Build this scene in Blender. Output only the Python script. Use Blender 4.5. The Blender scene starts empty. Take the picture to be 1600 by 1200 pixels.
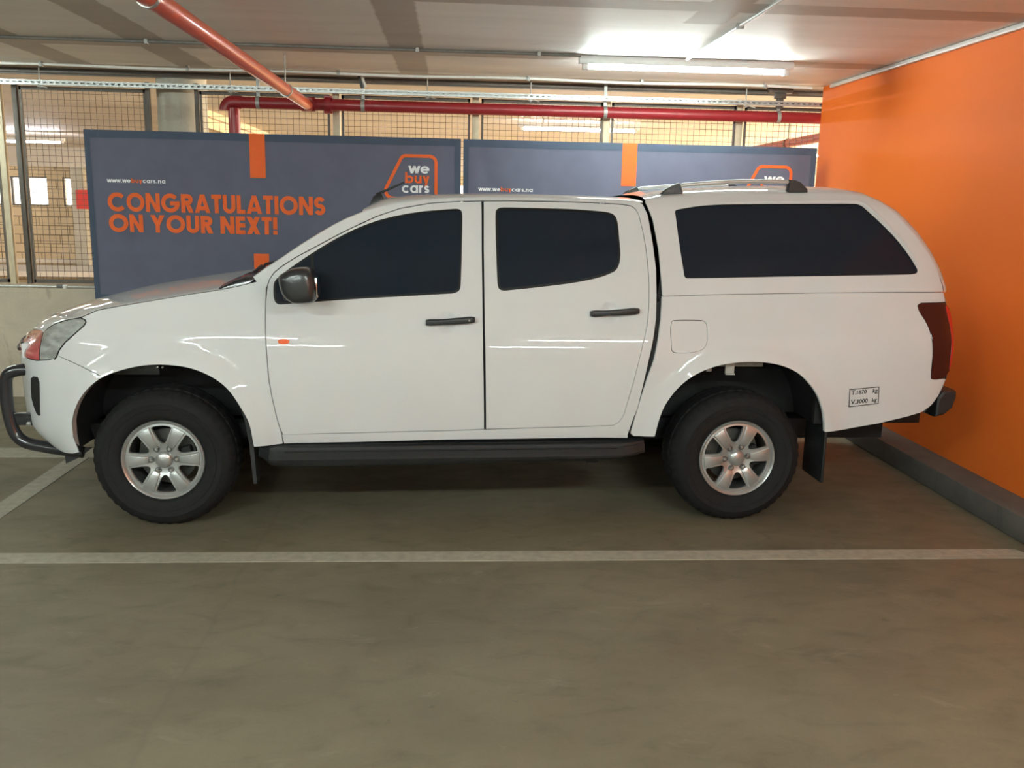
import bpy, bmesh, math, random
from mathutils import Vector, Matrix
from mathutils.geometry import delaunay_2d_cdt

random.seed(7)
scene = bpy.context.scene
COL = scene.collection

# ------------------------------------------------------------------ camera
CAM_H = 1.71
def cam_matrix():
    yaw, pitch, roll = (math.radians(a) for a in (3.836, 11.172, 1.184))
    cy, sy, cp, sp = math.cos(yaw), math.sin(yaw), math.cos(pitch), math.sin(pitch)
    fwd = Vector((sy * cp, cy * cp, -sp))
    right = Vector((cy, -sy, 0))
    up = right.cross(fwd)
    r = right * math.cos(roll) + up * math.sin(roll)
    u = -right * math.sin(roll) + up * math.cos(roll)
    m = Matrix((r, u, -fwd)).transposed().to_4x4()
    m.translation = (0, 0, CAM_H)
    return m
cam_data = bpy.data.cameras.new('camera')
cam_data.sensor_fit = 'HORIZONTAL'
cam_data.sensor_width = 36.0
cam_data.lens = 36.0 * 1405 / 1600
cam_data.clip_start = 0.05
cam_data.clip_end = 200
cam = bpy.data.objects.new('camera', cam_data)
cam.matrix_world = cam_matrix()
COL.objects.link(cam)
scene.camera = cam

# ------------------------------------------------------------------ world, exposure
world = bpy.data.worlds.new('daylight')
scene.world = world
world.use_nodes = True
world.node_tree.nodes['Background'].inputs[0].default_value = (1.0, 0.93, 0.82, 1)
world.node_tree.nodes['Background'].inputs[1].default_value = 1.5
scene.view_settings.view_transform = 'Standard'
scene.view_settings.look = 'None'
scene.view_settings.gamma = 1.0
scene.view_settings.use_curve_mapping = False
scene.view_settings.exposure = 1.50
scene.cycles.use_denoising = True
scene.cycles.max_bounces = 8
scene.cycles.diffuse_bounces = 5
scene.cycles.sample_clamp_indirect = 6.0

TUBE_POWER = 175.0          # emission strength of a fluorescent tube

# ------------------------------------------------------------------ helpers
def link(o):
    COL.objects.link(o)
    return o
def thing(name, label, cat, loc=(0, 0, 0), rotz=0, group=None):
    o = bpy.data.objects.new(name, None)
    o.empty_display_size = 0.1
    link(o)
    o.location = loc
    o.rotation_euler = (0, 0, rotz)
    o['label'] = label
    o['category'] = cat
    if group: o['group'] = group
    return o
def tag(o, label, cat, group=None):
    o['label'] = label
    o['category'] = cat
    if group: o['group'] = group
    return o
def mesh_obj(name, verts, faces, mat, parent=None, smooth=False, normals=None, label=None):
    me = bpy.data.meshes.new(name)
    me.from_pydata([tuple(v) for v in verts], [], faces)
    me.validate()
    if smooth:
        me.polygons.foreach_set('use_smooth', [True] * len(me.polygons))
    me.update()
    if normals is not None and len(normals) == len(me.vertices):
        me.normals_split_custom_set_from_vertices([tuple(n) for n in normals])
    me.materials.append(mat)
    o = bpy.data.objects.new(name, me)
    link(o)
    if parent is not None: o.parent = parent
    if label: o['label'] = label
    return o
def struct(o):
    o['kind'] = 'structure'
    return o

class MB:
    """collects shapes that form ONE part"""
    def __init__(self): self.v = []; self.f = []
    def add(self, vs, fs):
        b = len(self.v)
        self.v += [tuple(p) for p in vs]
        self.f += [tuple(i + b for i in f) for f in fs]
        return self
    def box(self, x0, x1, y0, y1, z0, z1):
        vs = [(x0,y0,z0),(x1,y0,z0),(x1,y1,z0),(x0,y1,z0),(x0,y0,z1),(x1,y0,z1),(x1,y1,z1),(x0,y1,z1)]
        return self.add(vs, [(0,3,2,1),(4,5,6,7),(0,1,5,4),(1,2,6,5),(2,3,7,6),(3,0,4,7)])
    def bar(self, a, b, w, h, up=(0, 0, 1)):
        a, b, up = Vector(a), Vector(b), Vector(up)
        d = (b - a).normalized()
        s = d.cross(up).normalized() * (w / 2)
        t = s.cross(d).normalized() * (h / 2)
        vs = [a-s-t, a+s-t, a+s+t, a-s+t, b-s-t, b+s-t, b+s+t, b-s+t]
        return self.add(vs, [(0,1,2,3),(7,6,5,4),(0,4,5,1),(1,5,6,2),(2,6,7,3),(3,7,4,0)])
    def tube(self, pts, r, n=12, caps=True):
        pts = [Vector(p) for p in pts]
        rs = r if isinstance(r, (list, tuple)) else [r] * len(pts)
        tang = []
        for i in range(len(pts)):
            a = pts[max(i - 1, 0)]; b = pts[min(i + 1, len(pts) - 1)]
            tang.append((b - a).normalized())
        ref = Vector((0, 0, 1)) if abs(tang[0].z) < .9 else Vector((1, 0, 0))
        u = tang[0].cross(ref).normalized()
        base = len(self.v)
        for i, p in enumerate(pts):
            t = tang[i]
            u = (u - t * u.dot(t)).normalized()
            w = t.cross(u)
            for k in range(n):
                a = 2 * math.pi * k / n
                self.v.append(tuple(p + (u * math.cos(a) + w * math.sin(a)) * rs[i]))
        for i in range(len(pts) - 1):
            for k in range(n):
                a = base + i * n + k; b = base + i * n + (k + 1) % n
                self.f.append((a, b, b + n, a + n))
        if caps:
            self.f.append(tuple(base + k for k in range(n))[::-1])
            self.f.append(tuple(base + (len(pts) - 1) * n + k for k in range(n)))
        return self
    def lathe(self, prof, centre, axis='y', n=64, closed=False, sign=1):
        """prof: list of (radius, along)"""
        base = len(self.v)
        cx, cy, cz = centre
        for r, a in prof:
            for k in range(n):
                t = 2 * math.pi * k / n
                if axis == 'y': self.v.append((cx + r * math.cos(t), cy + a * sign, cz + r * math.sin(t)))
                elif axis == 'z': self.v.append((cx + r * math.cos(t), cy + r * math.sin(t), cz + a * sign))
                else: self.v.append((cx + a * sign, cy + r * math.cos(t), cz + r * math.sin(t)))
        m = len(prof)
        for i in range(m if closed else m - 1):
            for k in range(n):
                a = base + i * n + k; b = base + i * n + (k + 1) % n
                c = base + ((i + 1) % m) * n + (k + 1) % n; d = base + ((i + 1) % m) * n + k
                self.f.append((a, b, c, d))
        return self
    def build(self, name, mat, parent=None, smooth=False, bevel=0, label=None, seg=2, angle=40):
        o = mesh_obj(name, self.v, self.f, mat, parent, False, None, label)
        me = o.data
        bm = bmesh.new(); bm.from_mesh(me)
        bmesh.ops.recalc_face_normals(bm, faces=bm.faces)
        if bevel:
            es = [e for e in bm.edges if e.is_manifold and e.calc_face_angle(0) > math.radians(angle)]
            if es: bmesh.ops.bevel(bm, geom=es, offset=bevel, segments=seg, affect='EDGES', profile=.5, clamp_overlap=True)
        if smooth or bevel:
            for f in bm.faces: f.smooth = True
            for e in bm.edges:
                if e.is_manifold and e.calc_face_angle(0) > math.radians(angle): e.smooth = False
        bm.to_mesh(me); bm.free()
        return o

def arc(cx, cy, r, a0, a1, n=8):
    return [(cx + r * math.cos(math.radians(a0 + (a1 - a0) * i / n)), cy + r * math.sin(math.radians(a0 + (a1 - a0) * i / n))) for i in range(n + 1)]

# ------------------------------------------------------------------ materials
def mat_new(name):
    m = bpy.data.materials.new(name)
    m.use_nodes = True
    return m, m.node_tree, m.node_tree.nodes['Principled BSDF']
def simple(name, col, rough=.5, metal=0, coat=0, coat_rough=.03, noise=0, scale=30, bump=0, spec=.5, rvar=0, stretch=(1, 1, 1)):
    """procedural material: base colour broken up by object-space noise"""
    m, nt, b = mat_new(name)
    b.inputs['Roughness'].default_value = rough
    b.inputs['Metallic'].default_value = metal
    b.inputs['Coat Weight'].default_value = coat
    b.inputs['Coat Roughness'].default_value = coat_rough
    b.inputs['Specular IOR Level'].default_value = spec
    tc = nt.nodes.new('ShaderNodeTexCoord')
    mp = nt.nodes.new('ShaderNodeMapping'); mp.inputs['Scale'].default_value = stretch
    nt.links.new(tc.outputs['Object'], mp.inputs[0])
    nz = nt.nodes.new('ShaderNodeTexNoise')
    nz.inputs['Scale'].default_value = scale
    nz.inputs['Detail'].default_value = 5
    nt.links.new(mp.outputs[0], nz.inputs['Vector'])
    mr = nt.nodes.new('ShaderNodeMapRange')
    mr.inputs['From Min'].default_value = .3; mr.inputs['From Max'].default_value = .7
    mr.inputs['To Min'].default_value = 1 - noise; mr.inputs['To Max'].default_value = 1 + noise
    nt.links.new(nz.outputs['Fac'], mr.inputs['Value'])
    mx = nt.nodes.new('ShaderNodeVectorMath'); mx.operation = 'SCALE'
    mx.inputs[0].default_value = col[:3]
    nt.links.new(mr.outputs[0], mx.inputs['Scale'])
    nt.links.new(mx.outputs[0], b.inputs['Base Color'])
    if rvar:
        r2 = nt.nodes.new('ShaderNodeMapRange')
        r2.inputs['From Min'].default_value = .3; r2.inputs['From Max'].default_value = .7
        r2.inputs['To Min'].default_value = max(0, rough - rvar); r2.inputs['To Max'].default_value = rough + rvar
        nt.links.new(nz.outputs['Fac'], r2.inputs['Value']); nt.links.new(r2.outputs[0], b.inputs['Roughness'])
    if bump:
        bp = nt.nodes.new('ShaderNodeBump'); bp.inputs['Strength'].default_value = bump; bp.inputs['Distance'].default_value = .01
        nt.links.new(nz.outputs['Fac'], bp.inputs['Height']); nt.links.new(bp.outputs[0], b.inputs['Normal'])
    return m
def emit(name, col, strength):
    m = bpy.data.materials.new(name); m.use_nodes = True
    nt = m.node_tree; nt.nodes.clear()
    e = nt.nodes.new('ShaderNodeEmission'); e.inputs[0].default_value = (*col, 1); e.inputs[1].default_value = strength
    o = nt.nodes.new('ShaderNodeOutputMaterial'); nt.links.new(e.outputs[0], o.inputs[0])
    return m

def node(nt, kind, **kw):
    n = nt.nodes.new(kind)
    for k, v in kw.items(): setattr(n, k, v)
    return n
def noise_tex(nt, vec, scale, detail=4, rough=.5, dist=0):
    n = nt.nodes.new('ShaderNodeTexNoise')
    n.inputs['Scale'].default_value = scale; n.inputs['Detail'].default_value = detail
    n.inputs['Roughness'].default_value = rough; n.inputs['Distortion'].default_value = dist
    nt.links.new(vec, n.inputs['Vector'])
    return n.outputs['Fac']
def ramp(nt, fac, stops):
    r = nt.nodes.new('ShaderNodeValToRGB')
    els = r.color_ramp.elements
    while len(els) < len(stops): els.new(.5)
    for e, (p, c) in zip(els, stops):
        e.position = p; e.color = (*c, 1) if len(c) == 3 else c
    nt.links.new(fac, r.inputs[0])
    return r.outputs[0]
def mix(nt, fac, a, b, blend='MIX'):
    m = nt.nodes.new('ShaderNodeMix'); m.data_type = 'RGBA'; m.blend_type = blend
    for s, v in ((0, fac), (6, a), (7, b)):
        if isinstance(v, (int, float)): m.inputs[s].default_value = v
        elif isinstance(v, tuple): m.inputs[s].default_value = (*v, 1)
        else: nt.links.new(v, m.inputs[s])
    return m.outputs[2]
def math_n(nt, op, a, b=None, c=None):
    m = nt.nodes.new('ShaderNodeMath'); m.operation = op
    for i, v in enumerate((a, b, c)):
        if v is None: continue
        if isinstance(v, (int, float)): m.inputs[i].default_value = v
        else: nt.links.new(v, m.inputs[i])
    return m.outputs[0]

def floor_material():
    m, nt, b = mat_new('worn_concrete_floor')
    tc = nt.nodes.new('ShaderNodeTexCoord'); P = tc.outputs['Object']
    mp = nt.nodes.new('ShaderNodeMapping'); mp.inputs['Scale'].default_value = (1, 1.7, 1); nt.links.new(P, mp.inputs[0])
    big = noise_tex(nt, mp.outputs[0], .9, 5, .55, .4)
    mid = noise_tex(nt, mp.outputs[0], 4.5, 6, .6, .6)
    fine = noise_tex(nt, P, 60, 4, .7)
    c = ramp(nt, big, [(.30, (.148, .129, .086)), (.5, (.178, .155, .103)), (.72, (.216, .190, .130))])
    c2 = ramp(nt, mid, [(.28, (.72, .71, .69)), (.45, (.96, .96, .96)), (.60, (1, 1, 1)), (.78, (1.0, 1.0, 1.0))])
    c = mix(nt, .75, c, c2, 'MULTIPLY')
    scuff = ramp(nt, noise_tex(nt, mp.outputs[0], 2.3, 8, .72, 1.2), [(.60, (0, 0, 0)), (.70, (1, 1, 1))])
    c = mix(nt, math_n(nt, 'MULTIPLY', scuff, .32), c, (.32, .305, .24))
    spots = ramp(nt, noise_tex(nt, P, 11, 3, .5), [(.72, (0, 0, 0)), (.76, (1, 1, 1))])
    c = mix(nt, math_n(nt, 'MULTIPLY', spots, .45), c, (.07, .065, .05))
    f = ramp(nt, fine, [(.3, (.86, .86, .86)), (.7, (1.0, 1.0, 1.0))])
    c = mix(nt, .6, c, f, 'MULTIPLY')
    # hairline slab joint that wanders across the bay
    sep = nt.nodes.new('ShaderNodeSeparateXYZ'); nt.links.new(P, sep.inputs[0])
    wob = noise_tex(nt, P, 2.2, 3)
    line = math_n(nt, 'ADD', sep.outputs[0], math_n(nt, 'MULTIPLY', wob, .12))
    line = math_n(nt, 'ABSOLUTE', math_n(nt, 'ADD', line, .92))
    lm = ramp(nt, line, [(.0, (1, 1, 1)), (.018, (0, 0, 0))])
    c = mix(nt, math_n(nt, 'MULTIPLY', lm, .18), c, (.08, .072, .055))
    nt.links.new(c, b.inputs['Base Color'])
    r = ramp(nt, mid, [(.3, (.62, .62, .62)), (.75, (.42, .42, .42))])
    nt.links.new(r, b.inputs['Roughness'])
    bp = nt.nodes.new('ShaderNodeBump'); bp.inputs['Strength'].default_value = .18; bp.inputs['Distance'].default_value = .004
    nt.links.new(mix(nt, .5, mid, fine), bp.inputs['Height']); nt.links.new(bp.outputs[0], b.inputs['Normal'])
    return m

def ceiling_material():
    """painted soffit with bare, darker strips where the shutter joints were left unpainted"""
    m, nt, b = mat_new('painted_soffit')
    tc = nt.nodes.new('ShaderNodeTexCoord'); P = tc.outputs['Object']
    sep = nt.nodes.new('ShaderNodeSeparateXYZ'); nt.links.new(P, sep.inputs[0])
    wob = math_n(nt, 'MULTIPLY', math_n(nt, 'SUBTRACT', noise_tex(nt, P, 9, 3), .5), .035)
    X = math_n(nt, 'ADD', sep.outputs[0], wob); Y = math_n(nt, 'ADD', sep.outputs[1], wob)
    def band(v, lo, hi):
        a = math_n(nt, 'SMOOTH_MIN', 1, 0, 0)
        c0 = (lo + hi) / 2; hw = (hi - lo) / 2
        d = math_n(nt, 'ABSOLUTE', math_n(nt, 'SUBTRACT', v, c0))
        return math_n(nt, 'SUBTRACT', 1, math_n(nt, 'MINIMUM', 1, math_n(nt, 'MAXIMUM', 0, math_n(nt, 'MULTIPLY', math_n(nt, 'SUBTRACT', d, hw), 60))))
    tot = None
    for lo, hi in ((-.46, -.235), (-2.29, -2.03), (-3.27, -3.02), (-5.1, -4.86), (1.36, 1.58)):
        v = band(X, lo, hi)
        if lo > 1: v = math_n(nt, 'MULTIPLY', v, math_n(nt, 'LESS_THAN', Y, 5.6))
        tot = v if tot is None else math_n(nt, 'MAXIMUM', tot, v)
    for lo, hi in ((5.03, 5.25), (6.84, 7.07), (3.2, 3.43), (1.4, 1.63), (-.4, -.17), (-2.2, -1.97), (8.05, 8.6)):
        tot = math_n(nt, 'MAXIMUM', tot, band(Y, lo, hi))
    st = nt.nodes.new('ShaderNodeMapping'); st.inputs['Scale'].default_value = (.5, 3.0, 1); nt.links.new(P, st.inputs[0])
    big = noise_tex(nt, st.outputs[0], 1.4, 6, .6, .3)
    base = ramp(nt, big, [(.3, (.80, .80, .77)), (.55, (.87, .87, .84)), (.75, (.91, .91, .88))])
    spots = ramp(nt, noise_tex(nt, st.outputs[0], 9, 4, .6), [(.66, (0, 0, 0)), (.72, (1, 1, 1))])
    base = mix(nt, math_n(nt, 'MULTIPLY', spots, .30), base, (.30, .28, .25))
    bare = ramp(nt, big, [(.3, (.48, .455, .415)), (.7, (.56, .535, .49))])
    c = mix(nt, tot, base, bare)
    nt.links.new(c, b.inputs['Base Color'])
    b.inputs['Roughness'].default_value = .55
    bp = nt.nodes.new('ShaderNodeBump'); bp.inputs['Strength'].default_value = .12; bp.inputs['Distance'].default_value = .01
    nt.links.new(big, bp.inputs['Height']); nt.links.new(bp.outputs[0], b.inputs['Normal'])
    return m

def concrete_material(name, lo, hi, stain, scale=2.0, rough=.85):
    m, nt, b = mat_new(name)
    tc = nt.nodes.new('ShaderNodeTexCoord'); P = tc.outputs['Object']
    big = noise_tex(nt, P, scale, 7, .62, .3)
    c = ramp(nt, big, [(.3, lo), (.65, hi)])
    mp = nt.nodes.new('ShaderNodeMapping'); mp.inputs['Scale'].default_value = (3, 3, .8); nt.links.new(P, mp.inputs[0])
    s = ramp(nt, noise_tex(nt, mp.outputs[0], 2.5, 8, .7, .8), [(.58, (0, 0, 0)), (.70, (1, 1, 1))])
    c = mix(nt, math_n(nt, 'MULTIPLY', s, .5), c, stain)
    nt.links.new(c, b.inputs['Base Color'])
    b.inputs['Roughness'].default_value = rough
    bp = nt.nodes.new('ShaderNodeBump'); bp.inputs['Strength'].default_value = .35; bp.inputs['Distance'].default_value = .01
    nt.links.new(noise_tex(nt, P, 25, 5, .6), bp.inputs['Height']); nt.links.new(bp.outputs[0], b.inputs['Normal'])
    return m

def block_material():
    m, nt, b = mat_new('painted_blockwork')
    tc = nt.nodes.new('ShaderNodeTexCoord')
    mp = nt.nodes.new('ShaderNodeMapping'); mp.inputs['Rotation'].default_value = (math.pi / 2, 0, 0)
    nt.links.new(tc.outputs['Object'], mp.inputs[0])
    br = nt.nodes.new('ShaderNodeTexBrick')
    br.inputs['Scale'].default_value = 1.0
    br.inputs['Brick Width'].default_value = .45; br.inputs['Row Height'].default_value = .21
    br.inputs['Mortar Size'].default_value = .012
    br.inputs['Color1'].default_value = (.70, .56, .36, 1); br.inputs['Color2'].default_value = (.77, .63, .42, 1)
    br.inputs['Mortar'].default_value = (.33, .25, .16, 1)
    nt.links.new(mp.outputs[0], br.inputs['Vector'])
    n = noise_tex(nt, tc.outputs['Object'], 1.1, 5, .6)
    c = mix(nt, .5, br.outputs['Color'], ramp(nt, n, [(.3, (.72, .68, .62)), (.7, (1, 1, 1))]), 'MULTIPLY')
    nt.links.new(c, b.inputs['Base Color'])
    b.inputs['Roughness'].default_value = .8
    return m

def car_paint():
    m, nt, b = mat_new('white_car_paint')
    tc = nt.nodes.new('ShaderNodeTexCoord')
    n = noise_tex(nt, tc.outputs['Object'], 3, 2)
    c = ramp(nt, n, [(.3, (.60, .61, .612)), (.7, (.62, .63, .632))])
    nt.links.new(c, b.inputs['Base Color'])
    b.inputs['Roughness'].default_value = .7
    b.inputs['Specular IOR Level'].default_value = .1
    b.inputs['Coat Weight'].default_value = .8
    b.inputs['Coat Roughness'].default_value = .02
    b.inputs['Coat IOR'].default_value = 1.42
    return m

M = {}
M['floor'] = floor_material()
M['ceiling'] = ceiling_material()
M['concrete'] = concrete_material('cast_concrete', (.45, .385, .295), (.62, .535, .415), (.26, .22, .16))
M['column'] = concrete_material('column_concrete', (.38, .36, .30), (.50, .47, .39), (.22, .20, .16), 3)
M['curb'] = concrete_material('dark_kerb_concrete', (.115, .11, .10), (.16, .15, .135), (.07, .065, .055), 4)
M['block'] = block_material()
M['orange'] = simple('orange_wall_paint', (.88, .185, .020), .7, noise=.03, scale=1.2, bump=.04, spec=.35)
M['plain_wall'] = simple('grey_wall_paint', (.50, .47, .42), .7, noise=.06, scale=1.5)
M['line'] = simple('worn_line_paint', (.36, .34, .27), .6, noise=.16, scale=22)
M['pipe_red'] = simple('red_pipe_paint', (.29, .017, .022), .38, noise=.08, scale=12, coat=.2)
M['pipe_orange'] = simple('faded_red_pipe_paint', (.62, .105, .045), .35, noise=.06, scale=12, coat=.4)
M['galv'] = simple('galvanised_steel', (.44, .45, .435), .38, metal=.6, noise=.08, scale=25)
M['galv_dull'] = simple('dull_galvanised_steel', (.36, .36, .34), .5, metal=.4, noise=.12, scale=25)
M['conduit'] = simple('white_conduit', (.74, .73, .69), .35, noise=.03)
M['conduit_dark'] = simple('dark_conduit', (.16, .15, .135), .5, noise=.1)
M['fence_dark'] = simple('dark_fence_steel', (.105, .09, .075), .55, metal=.3, noise=.12, scale=18)
M['wire'] = simple('fence_wire', (.12, .09, .07), .5, metal=.4, noise=.1)
M['post_light'] = simple('weathered_fence_post', (.60, .52, .37), .55, metal=.2, noise=.1, scale=12)
M['lamp_body'] = simple('white_lamp_housing', (.78, .78, .76), .35, noise=.02)
M['tube'] = emit('lit_tube', (.87, 1.0, .95), TUBE_POWER)
M['tube_dim'] = emit('lit_dim_tube', (.87, 1.0, .95), TUBE_POWER * .40)  # same tube at lower strength, keeps the glow on the soffit down
M['tube_violet'] = emit('lit_cool_tube', (.86, .90, 1.0), TUBE_POWER * .55)
M['paint'] = car_paint()
M['glass'] = simple('tinted_glass', (.011, .017, .026), .06, noise=.0, spec=.22)
M['rubber_trim'] = simple('black_rubber_trim', (.006, .006, .006), .5, noise=.1, spec=.25)
M['black_plastic'] = simple('black_textured_plastic', (.017, .0185, .0195), .42, noise=.15, scale=60, bump=.05)
M['black_gloss'] = simple('black_powder_coat', (.016, .016, .02), .22, coat=.6, coat_rough=.08, noise=.1)
M['under'] = simple('dark_underbody', (.006, .006, .006), .8, noise=.3, scale=12)
M['tyre'] = simple('tyre_rubber', (.008, .008, .008), .8, noise=.2, scale=40, bump=.1, spec=.28)
M['alloy'] = simple('silver_alloy', (.46, .47, .465), .30, metal=.7, noise=.03, coat=.5, coat_rough=.1)
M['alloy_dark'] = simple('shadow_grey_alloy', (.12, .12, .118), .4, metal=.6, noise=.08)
M['disc'] = simple('brake_disc_steel', (.09, .088, .08), .45, metal=.8, noise=.1, scale=20)
M['nut'] = simple('chrome_nut', (.62, .62, .60), .2, metal=.9, noise=.02)
M['lamp_clear'] = simple('clear_headlamp_lens', (.46, .48, .47), .12, metal=.35, coat=1, coat_rough=.02, noise=.35, scale=16, stretch=(1, 1, 2.4))
M['lamp_red_reflection'] = simple('red_reflection_lens', (.50, .09, .10), .12, coat=1, coat_rough=.02, noise=.15, scale=20)  # pink-red reflection on the headlamp, put into the lens colour
M['tail_dark'] = simple('smoked_red_lens', (.035, .007, .009), .16, coat=.4, coat_rough=.02, noise=.08, scale=14)
M['tail_red'] = simple('bright_red_lens', (.50, .012, .012), .12, coat=1, coat_rough=.02, noise=.08)
M['amber'] = simple('amber_lens', (.75, .10, .008), .5, coat=.15, coat_rough=.2, spec=.2, noise=.1, scale=60)
M['chrome'] = simple('chrome', (.7, .7, .7), .12, metal=1, noise=.0)
M['silver_rail'] = simple('silver_roof_rail', (.60, .62, .61), .3, metal=.6, noise=.03)
M['banner'] = simple('slate_blue_banner_cloth', (.130, .136, .192), .75, noise=.05, scale=6, spec=.25)
M['banner_hem'] = simple('banner_hem_cloth', (.070, .093, .138), .75, noise=.05, scale=6, spec=.25)
M['ink_orange'] = simple('orange_print', (.86, .15, .035), .7, noise=.03, spec=.25)
M['ink_white'] = simple('white_print', (.90, .90, .92), .7, noise=.02, spec=.25)
M['sticker_ink'] = simple('black_sticker_ink', (.02, .02, .02), .4, noise=.02)
M['white_band'] = simple('white_band_paint', (.75, .68, .58), .6, noise=.05)
M['red_band'] = simple('red_band_paint', (.65, .05, .04), .6, noise=.05)

# ================================================================== THE PLACE
CEIL = 2.80
WALL_X = 3.25
# floor and ceiling
def slab(name, x0, x1, y0, y1, z0, z1, mat):
    return struct(MB().box(x0, x1, y0, y1, z0, z1).build(name, mat))
slab('floor', -14, 12, -9, 8.0, -.2, 0, M['floor'])
slab('ceiling', -14, 12, -9, 8.42, CEIL, CEIL + .2, M['ceiling'])
slab('wall_right', WALL_X, WALL_X + .22, -9, 8.12, 0, CEIL, M['orange'])
slab('wall_front', -14, 12, -9.2, -9, 0, CEIL, M['plain_wall'])
slab('wall_left', -14.2, -14, -9.2, 8.42, 0, CEIL, M['plain_wall'])
slab('wall_back', -14, 3.9, 7.9, 8.42, 0, .945, M['concrete'])
slab('wall_back_return', WALL_X + .22, 12, 7.7, 7.895, 0, CEIL, M['plain_wall'])
# kerb along the orange wall
struct(MB().box(3.03, WALL_X, -9, 7.9, 0, .142).build('trim_1', M['curb'], bevel=.012))
# thin white capping where the orange wall meets the ceiling
struct(MB().box(WALL_X - .035, WALL_X, -9, 7.9, CEIL - .035, CEIL - .004).build('trim_2', M['conduit'], bevel=.004))
# dark edge strip of the slab above the fence
struct(MB().box(-14, 12, 8.40, 8.44, CEIL - .05, CEIL).build('trim_3', M['conduit_dark']))

# painted parking lines, flush with the floor
def line(pts, label, nm='parking_line'):
    z = .0035
    n = len(pts)
    v = [(x, y, z) for x, y in pts] + [(x, y, .0005) for x, y in pts]
    f = [tuple(range(n))] + [(i, (i + 1) % n, n + (i + 1) % n, n + i)[::-1] for i in range(n)]
    o = mesh_obj(nm, v, f, M['line'])
    tag(o, label, 'floor marking', 'painted parking lines')
    return o
line([(-9, 4.165), (2.93, 4.155), (2.99, 4.165), (2.94, 4.278), (-9, 4.285)], 'long painted parking line on the floor in front of the truck')
line([(-2.56, 4.285), (-2.43, 4.285), (-2.43, 6.0), (-2.56, 6.0)], 'short painted line running from the front parking line past the front bumper')
line([(-9, 5.985), (-2.38, 5.985), (-2.38, 6.215), (-9, 6.215)], 'painted line on the floor to the left beyond the front bumper')
line([(-2.0, 6.57), (3.0, 6.57), (3.0, 6.70), (-2.0, 6.70)], 'painted parking line on the floor behind the truck')

# ------------------------------------------------------------------ fluorescent lamps
def tube_lamp(loc, label, mat, group='fluorescent tube lamps', L=1.56, drop=0):
    t = thing('tube_lamp', label, 'lamp', loc, 0, group)
    MB().box(-L / 2 - .02, L / 2 + .02, -.032, .032, -.058, -.002).build('lamp_housing', M['lamp_body'], t, bevel=.006)
    MB().tube([(-L / 2 + .05, 0, -.078), (L / 2 - .05, 0, -.078)], .0145, 16).build('fluorescent_tube', mat, t, smooth=True)
    if drop:
        for s in (-1, 1): MB().tube([(s * L * .3, 0, -.004), (s * L * .3, 0, drop)], .006, 8).build('suspension_rod', M['galv_dull'], t)
    for s in (-1, 1):
        m = MB()
        m.box(s * (L / 2 - .03) - .022, s * (L / 2 - .03) + .022, -.024, .024, -.10, -.05)
        m.build('tube_holder', M['lamp_body'], t, bevel=.005)
    return t
tube_lamp((1.70, 6.86, CEIL), 'bright white fluorescent tube lamp on the ceiling above the canopy', M['tube_dim'])
tube_lamp((-4.95, 7.1, CEIL), 'fluorescent tube lamp on the ceiling beyond the left edge', M['tube_dim'])
for x, y, w in ((1.70, 0.3, 'above the viewer on the right'), (-2.0, 0.3, 'above the viewer on the left'), (-5.7, 0.3, 'far left of the viewer'),
                (1.70, -4.2, 'at the rear on the right'), (-2.0, -4.2, 'at the rear in the middle'), (-5.7, -4.2, 'at the rear on the left')):
    tube_lamp((x, y, CEIL), 'fluorescent tube lamp on the ceiling ' + w, M['tube'])

# ------------------------------------------------------------------ conduits on the soffit
def saddle(parent, x, y, z, r, along='x'):
    m = MB()
    if along == 'x': m.box(x - .012, x + .012, y - r - .010, y + r + .010, z - r - .006, z + r + .012)
    else: m.box(x - r - .010, x + r + .010, y - .012, y + .012, z - r - .006, z + r + .012)
    return m.build('saddle_clip', M['galv_dull'], parent, bevel=.002)
t = thing('ceiling_conduit', 'thin dark conduit along the ceiling ending at the tube lamp', 'conduit', (0, 6.76, CEIL - .014))
MB().tube([(-9, 0, 0), (.90, .0, 0)], .012, 10).build('pipe', M['conduit_dark'], t, smooth=True)
for x in (-2.15, -.27, .6): saddle(t, x, 0, 0, .012)
t = thing('ceiling_conduit', 'white conduit sagging along the ceiling in front of the mesh fence', 'conduit', (0, 8.0, CEIL - .018))
pts = []
for i in range(61):
    x = -9 + 12.1 * i / 60
    pts.append((x, 0, -.012 * abs(math.sin((x + 3.4) / 1.95 * math.pi)) ** 2))
MB().tube(pts, .0125, 10).build('pipe', M['conduit'], t, smooth=True)
for x in (-3.4, -2.22, -.98, .62, 1.6, 2.68): saddle(t, x, 0, -.003, .0125)
t = thing('ceiling_conduit', 'white conduit running from the tube lamp towards the viewer', 'conduit', (1.685, 0, CEIL - .012))
MB().tube([(0, -1.2, 0), (0, 6.80, 0)], .011, 10).build('pipe', M['conduit'], t, smooth=True)
for y in (1.5, 3.4, 5.55): saddle(t, 0, y, 0, .011, 'y')
t = thing('ceiling_conduit', 'dark conduit on the ceiling just above the slotted channel', 'conduit', (0, 8.36, CEIL - .03))
MB().tube([(-9, 0, 0), (3.4, 0, 0)], .014, 10).build('pipe', M['conduit_dark'], t, smooth=True)

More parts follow.
